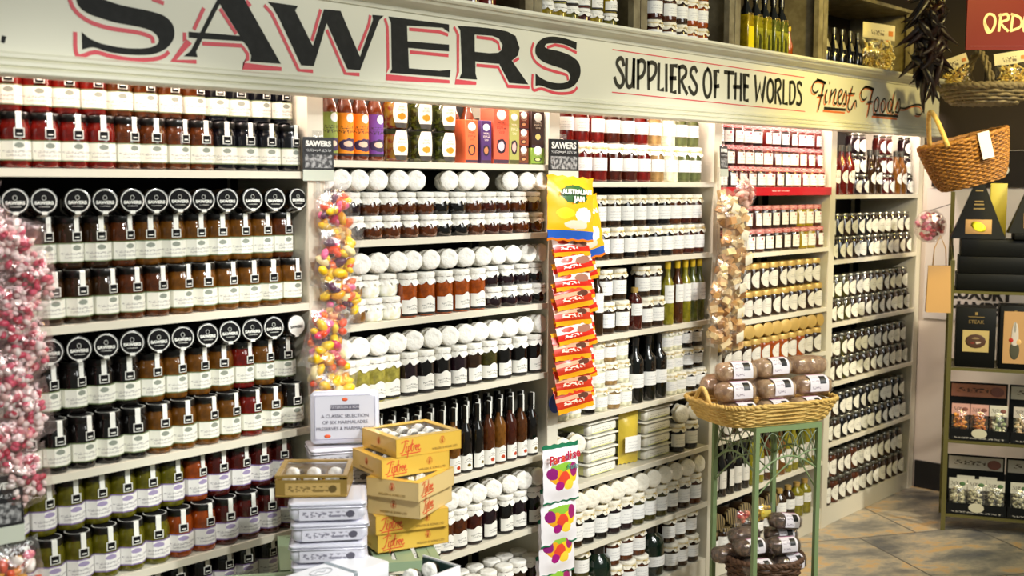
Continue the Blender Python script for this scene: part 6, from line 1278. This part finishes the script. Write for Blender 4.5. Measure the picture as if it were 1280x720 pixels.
pasta_bag(PB @ T(-.150, .01, .195) @ RZ(-.2) @ Matrix.Rotation(-.35, 4, 'Y'), .13, .16, .075, 'pasta bag with cream card, left one in the hanging basket', 404, 90)
HB = T(5.125, -.612, 1.655) @ RZ(math.radians(-48)) @ Matrix.Rotation(-.26, 4, 'Y')
path = oval(.25, .19); a_, b_, c_ = wicker(path, 0, .203, 1.52, 22, M_wick2, stakes=44, rr=.0055, amp=.0045, cv=.55)
o = empty('wicker_basket', 'brown wicker shopping basket hanging below the pasta basket, empty', 'basket', M=HB); obj('weave', a_, o); obj('stakes', b_, o); obj('rim', c_, o); obj('base', floorplate(path, M_wick2), o)
obj('handle', MB().tube([(-.115+.012*i/16, -.125+.25*i/16, .195+.16*math.sin(PI*i/16)) for i in range(17)], .011, M_wick, 8), o)
obj('price_tag', MB().box((.03, -.158, .165), (.05, .002, .115), M_white), o, label='white paper tag')
obj('hanging_wire', MB().tube([(0, 0, .18), (.04, 0, .75)], .003, M_metal, 5), o) if False else None
# ================================================================ RACK AT THE RIGHT
RP = Vector((5.39, -.436)); rd = Vector((.39, -.92)).normalized(); rdeg = math.degrees(math.atan2(rd.y, rd.x)); RD = .31; RW = .80
M_rack = mat('rack_olive_metal', '6f6a3c', .35, metal=.4)
RM = T(RP.x, RP.y, 0) @ RZ(math.radians(rdeg))      # x along the front, y towards the back wall
o = empty('display_rack', 'olive metal display rack of gift foods at the right', 'rack', M=RM)
LVZ = [.08, .44, .79, 1.156]
for x, y, hh in ((0, 0, 1.30), (RW, 0, 1.30), (0, RD, 1.62), (RW, RD, 1.62)): obj('upright', MB().box((x, y, hh/2), (.02, .02, hh), M_rack), o)
for z in LVZ:
    m = MB(); m.box((RW/2, 0, z-.006), (RW-.02, .014, .012), M_rack); m.box((RW/2, RD, z-.006), (RW-.02, .014, .012), M_rack)
    for s in (0, RW): m.box((s, RD/2, z-.006), (.014, RD-.02, .012), M_rack)
    for k in range(7): m.box((RW/2, RD*(k+.5)/7, z-.003), (RW-.014, .005, .005), M_rack)
    obj('wire_shelf', m, o)
obj('side_brace', MB().tube([(0, .02, 1.28), (-.0, .12, 1.36), (0, .20, 1.36), (0, RD, 1.46)], .006, M_rack, 6), o)
M_bk = mat('gift_black', '0e1010', .55, spec=.2); M_kraft = mat('kraft_panel', 'b89058', .7); M_goldink = mat('gold_ink', '8a7440', .5)
def rk(x, y, z): return RM @ T(x, y, z)
def black_box(x, y, z, w_, d_, h_, lab, grp=None):
    o = obj('gift_carton', MB().bbox((0, 0, h_/2), (w_, d_, h_), M_bk, r=.003), M=rk(x, y, z)); return thing(o, lab, 'box', grp)
for i in range(3):
    o = black_box(.175+.004*i, .12, 1.157+i*.081, .31-.006*i, .20, .080, 'plain black gift box, %s of three stacked on the top rack shelf' % ['bottom', 'middle', 'top'][i], 'black boxes stacked on the rack')
    o2 = black_box(.44, .12, 1.157+i*.081, .19, .20, .080, 'plain black gift box, %s of the right-hand rack stack' % ['bottom', 'middle', 'top'][i], 'black boxes stacked further right')
def pyramid(x, y, z, w_, h_, lab, inner):
    o = empty('pyramid_carton', lab, 'box', M=rk(x, y, z)); m = MB(); k = m.mi(M_bk); d_ = w_*.5
    v = [(-w_/2, -d_/2, 0), (w_/2, -d_/2, 0), (w_/2, d_/2, 0), (-w_/2, d_/2, 0), (-w_*.05, -.012, h_), (w_*.05, -.012, h_), (w_*.05, .012, h_), (-w_*.05, .012, h_)]; m.v = v
    for q in ((0, 3, 2, 1), (4, 5, 6, 7), (0, 1, 5, 4), (1, 2, 6, 5), (2, 3, 7, 6), (3, 0, 4, 7)): m.face(list(q), k)
    obj('carton', m, o); sl = math.atan2(d_/2-.012, h_); F = T(0, -d_/2-.001, 0) @ Matrix.Rotation(-sl, 4, 'X')
    obj('picture_panel', MB().bbox((0, 0, h_*.20), (w_*.48, .002, h_*.24), M_kraft, r=.0008), o, label='tan picture panel', M=F)
    m = MB()
    if inner == 'y': m.ell((0, -.002, h_*.20), (w_*.15, .001, h_*.075), mat('cheese_yellow', 'e8dc20', .5), 6, 6, M=Matrix.Rotation(.5, 4, 'Y'))
    else: m.ell((0, -.002, h_*.23), (w_*.18, .001, h_*.06), mat('picture_teal', '3a7a78', .5), 10, 6)
    obj('picture', m, o, M=F); m = MB()
    for q, zz in enumerate((.50, .57, .62, .80)): obj('gold_print', MB().box((0, -.0008, h_*zz), (w_*(.20-.02*q), .0006, h_*.022), M_goldink), o, M=F)
zt_ = 1.157+3*.081
pyramid(.108, .09, zt_+.001, .24, .285, 'black pyramid gift box with yellow picture on the box stack', 'y')
pyramid(.362, .09, zt_+.03, .25, .30, 'black pyramid gift box with teal picture at the right edge', 't')
black_box(.362, .09, zt_+.0005, .20, .18, .0285, 'thin black box under the teal pyramid box')
o = obj('food_carton', MB().bbox((0, 0, .13), (.075, .05, .26), mat('carton_yellow', 'c9b84c', .5), r=.003), M=rk(.20, .20, zt_+.001)); thing(o, 'tall yellow carton behind the two pyramid boxes', 'box')
# shelf with steak box and bottle boxes
def pic_box(x, w_, h_, lab, pw, ph, pz, col, items, txt=None):
    o = black_box(x, .10, .791, w_, .14, h_, lab); y = -.0708
    obj('picture_panel', MB().box((0, y, h_*pz), (w_*pw, .001, h_*ph), mat('panel_'+col, col, .6)), o, label='printed picture panel')
    m = MB()
    for (dx, dz, rx, rz, c) in items: m.ell((dx, y-.001, h_*pz+dz), (rx, .0012, rz), mat('pic_'+c, c, .5), 12, 6)
    obj('picture', m, o)
    if txt: obj('lettering', text_mesh(txt, .024, M_goldink, .0003), o, M=T(0, y, h_*.76) @ STAND)
    obj('gold_crest', MB().box((0, y, h_*.90), (.012, .0008, .014), M_goldink), o); obj('gold_line', MB().box((0, y, h_*.845), (w_*.4, .0008, .003), M_goldink), o)
pic_box(.115, .175, .285, 'black steak gift box with square picture on the rack', .66, .36, .44, 'b8a468', [(0, 0, .046, .034, '4a3020'), (.004, -.004, .036, .020, 'c8b8a8'), (-.01, -.008, .022, .012, '7a2c20'), (.0, .012, .03, .012, '8a7450')], 'STEAK')
WB = [(0, .0, .016, .075, 'c8c0b4'), (0, -.06, .022, .045, '4a4a38'), (-.012, -.012, .014, .012, 'b02818'), (.014, -.02, .014, .014, 'd8b070'), (0, .035, .007, .04, '8a8a80')]
pic_box(.285, .135, .30, 'black bottle gift box with tan panel beside the steak box', .74, .82, .50, 'b8905c', WB)
pic_box(.432, .135, .30, 'second black bottle gift box at the right edge of rack', .74, .82, .50, 'b8905c', WB)
# snack trays
def tray(x, z, w_, lab, header):
    o = empty('display_tray', lab, 'tray', M=rk(x, .09, z)); m = MB()
    for c, d in (((0, 0, .003), (w_, .17, .004)), ((0, -.084, .028), (w_, .003, .054)), ((-w_/2, 0, .028), (.003, .17, .054)), ((w_/2, 0, .028), (.003, .17, .054))): m.box(c, d, M_bk)
    obj('tray', m, o); obj('back_board', MB().box((0, .084, .13), (w_, .003, .25), M_bk), o)
    obj('oval_badge', MB().lathe([(0, 0), (.030, 0), None, (.030, .002), None, (0, .002)], mat('badge_cream', 'c8c4a8', .5), 24, M=T(0, -.087, .038) @ Matrix.Rotation(PI/2, 4, 'X') @ Matrix.Diagonal((1.15, .75, 1, 1))), o, label='oval cream badge')
    m = MB(); m.quad([(-w_/2+.01, -.0862, .008), (w_/2-.01, -.0862, .008), (w_/2-.01, -.0862, .020), (-w_/2+.01, -.0862, .020)], label_mat('tray_print', '131517', 'b8b4a8', rows=((.2, .8, .05, .95, 24),))); obj('small_print', m, o)
    m = MB(); m.box((0, .0815, .215), (w_*.94, .002, .062), mat('header_'+header, header, .6)); m.quad([(-w_*.4, .080, .20), (w_*.2, .080, .20), (w_*.2, .080, .235), (-w_*.4, .080, .235)], label_mat('header_print_'+header, header, '3a2c24', rows=((.2, .8, .05, .95, 9),))); m.ell((w_*.32, .0798, .213), (.032, .001, .024), mat('header_pic', '7a4a3c' if header[0] != 'c' else '4a6a3c', .6), 10, 5); obj('header_board', m, o, label='printed header board')
for (x, z, hd, lab) in ((.146, .441, 'a0684c', 'black snack tray of orange crisps on third rack shelf'), (.415, .441, 'b0a890', 'black snack tray further right on third rack shelf'), (.146, .081, 'b4ac98', 'black snack tray of pale snacks on bottom rack shelf'), (.415, .081, 'b4ac98', 'black snack tray further right on bottom rack shelf')): tray(x, z, .262, lab, hd)
def snack(x, y, z, cols, hc, lab, seed, grp):
    M = rk(x, y, z+.148) @ Matrix.Rotation(-.1, 4, 'X')
    o = filled_bag(.078, .145, .045, FC, cols, 46, .007, M, lab, 'bag', grp, seed=seed, nm='snack_bag', fn='snacks')
    m = MB(); m.box((0, -.006, -.012), (.08, .003, .052), mat('snack_card_'+hc, hc, .6)); m.ell((.02, -.0085, -.012), (.014, .001, .010), mat('header_pic', '7a4a3c', .6) if hc[0] == 'c' else mat('leaf_green', '4a6a3c', .6), 8, 4); m.quad([(-.034, -.0080, -.028), (.004, -.0080, -.028), (.004, -.0080, .004), (-.034, -.0080, .004)], label_mat('snack_print_'+hc, hc, '4a443c', rows=((.2, .8, .05, .95, 7),))); obj('header_card', m, o, label='folded printed header card')
G3 = [['c87818', 'b86810', 'd89028'], ['c8741c', 'a85818', 'd08a30'], ['b8b898', '8a9a68', 'd0ccb0']]
for i in range(3): snack(.063+.084*i, .06, .447, G3[i], 'c8988a' if i < 2 else 'c8c4b0', 'snack bag, %s from left, in tray on third rack shelf' % ORD[i], 500+i, 'snack bags on the third rack shelf')
for i in range(2): snack(.336+.084*i, .06, .447, ['c0a878', 'b89a70', 'd0c098'], 'b8b0a0', 'snack bag in the right tray, %s, third rack shelf' % ORD[i], 505+i, 'snack bags in the right tray, third shelf')
for i in range(3): snack(.063+.084*i, .045, .087, ['b8b490', 'a8a480', 'c8c4a4'], 'bdbba8', 'snack bag, %s from left, front row, bottom rack shelf' % ORD[i], 510+i, 'snack bags on the bottom rack shelf')
for i in range(2): snack(.10+.10*i, .105, .125 if 0 else .087, ['6a6458', '8a8474', 'a8a48c'], 'bdbba8', 'snack bag, %s in the rear row, bottom rack shelf' % ORD[i], 515+i, 'rear snack bags on the bottom rack shelf')
for i in range(2): snack(.336+.084*i, .045, .087, ['b8b490', 'c8c4a4', '9a9678'], 'bdbba8', 'snack bag in the right tray, %s, bottom rack shelf' % ORD[i], 520+i, 'snack bags in the right tray, bottom shelf')
# things on the right wall
o = obj('wall_poster', MB().box((6.074, -.55, 1.285), (.008, 1.05, .70), mat('poster_white', 'cfc8c4', .6)), M=Matrix.Identity(4)); thing(o, 'large white poster board with black capitals on the right wall', 'poster')
WT = Matrix(((0, 0, -1, 6.069), (-1, 0, 0, 0), (0, 1, 0, 0), (0, 0, 0, 1)))
for s, z in (('LUXURY', 1.082), ('HAMPERS', 1.005)): obj('lettering', text_mesh(s, .085, mat('poster_ink', '1c1a1a', .6), .0005, align='LEFT', bold=.004), o, M=WT @ T(.165, z, 0))
o = obj('wall_sign', MB().box((6.070, -.75, 1.735), (.02, 1.4, .185), mat('banner_black', '161210', .5)), M=Matrix.Identity(4)); thing(o, 'black banner with white capital letters above the poster', 'sign'); obj('lettering', text_mesh('S', .12, M_white, .0005, bold=.006), o, M=Matrix(((0, 0, -1, 6.058), (-1, 0, 0, 0), (0, 1, 0, 0), (0, 0, 0, 1))) @ T(.42, 1.745, 0))
KM = T(5.335, -.395, 1.055) @ RZ(math.radians(-62))
o = empty('paper_bag', 'brown kraft paper bag hanging on the side of the rack', 'bag', M=KM); m = MB(); k = m.mi(M_kraft)
m.v = [(-.055, -.03, 0), (.055, -.03, 0), (.055, .03, 0), (-.055, .03, 0), (-.05, -.006, .22), (.05, -.006, .22), (.05, .006, .22), (-.05, .006, .22)]
for q in ((0, 3, 2, 1), (0, 1, 5, 4), (1, 2, 6, 5), (2, 3, 7, 6), (3, 0, 4, 7)): m.face(list(q), k)
obj('bag', m, o); obj('handle', MB().tube([(-.03, 0, .215), (-.025, 0, .30), (0, 0, .36), (.025, 0, .30), (.03, 0, .215)], .003, M_kraft, 5), o)
WX = T(5.69, -.20, 1.445) @ RZ(math.radians(-50))
o = obj('wreath_sweets', MB().ell((0, 0, 0), (.085, .035, .085), film_mat('cello', 'f0dcd8', .30, .08), 18, 8), M=T(5.69, -.20, 1.445) @ RZ(math.radians(-50))); thing(o, 'round cellophane parcel of red sweets beside the black boxes', 'sweets'); m = MB(); rnd = random.Random(5)
for i in range(60): a = rnd.uniform(0, 2*PI); r_ = .065*math.sqrt(rnd.random()); m.ell((r_*math.cos(a), rnd.uniform(-.012, .012), r_*math.sin(a)), (.012, .009, .010), [mat('sweet_c83050', 'c83050'), mat('sweet_8a1c30', '8a1c30', .35), mat('sweet_e878a0', 'e878a0')][i % 3], 7, 4)
obj('sweets', m, o, kind='stuff'); obj('hanging_wire', MB().tube([(0, 0, .08), tuple(WX.inverted() @ Vector((5.672, -.312, 1.56)))], .002, M_metal, 5), o)
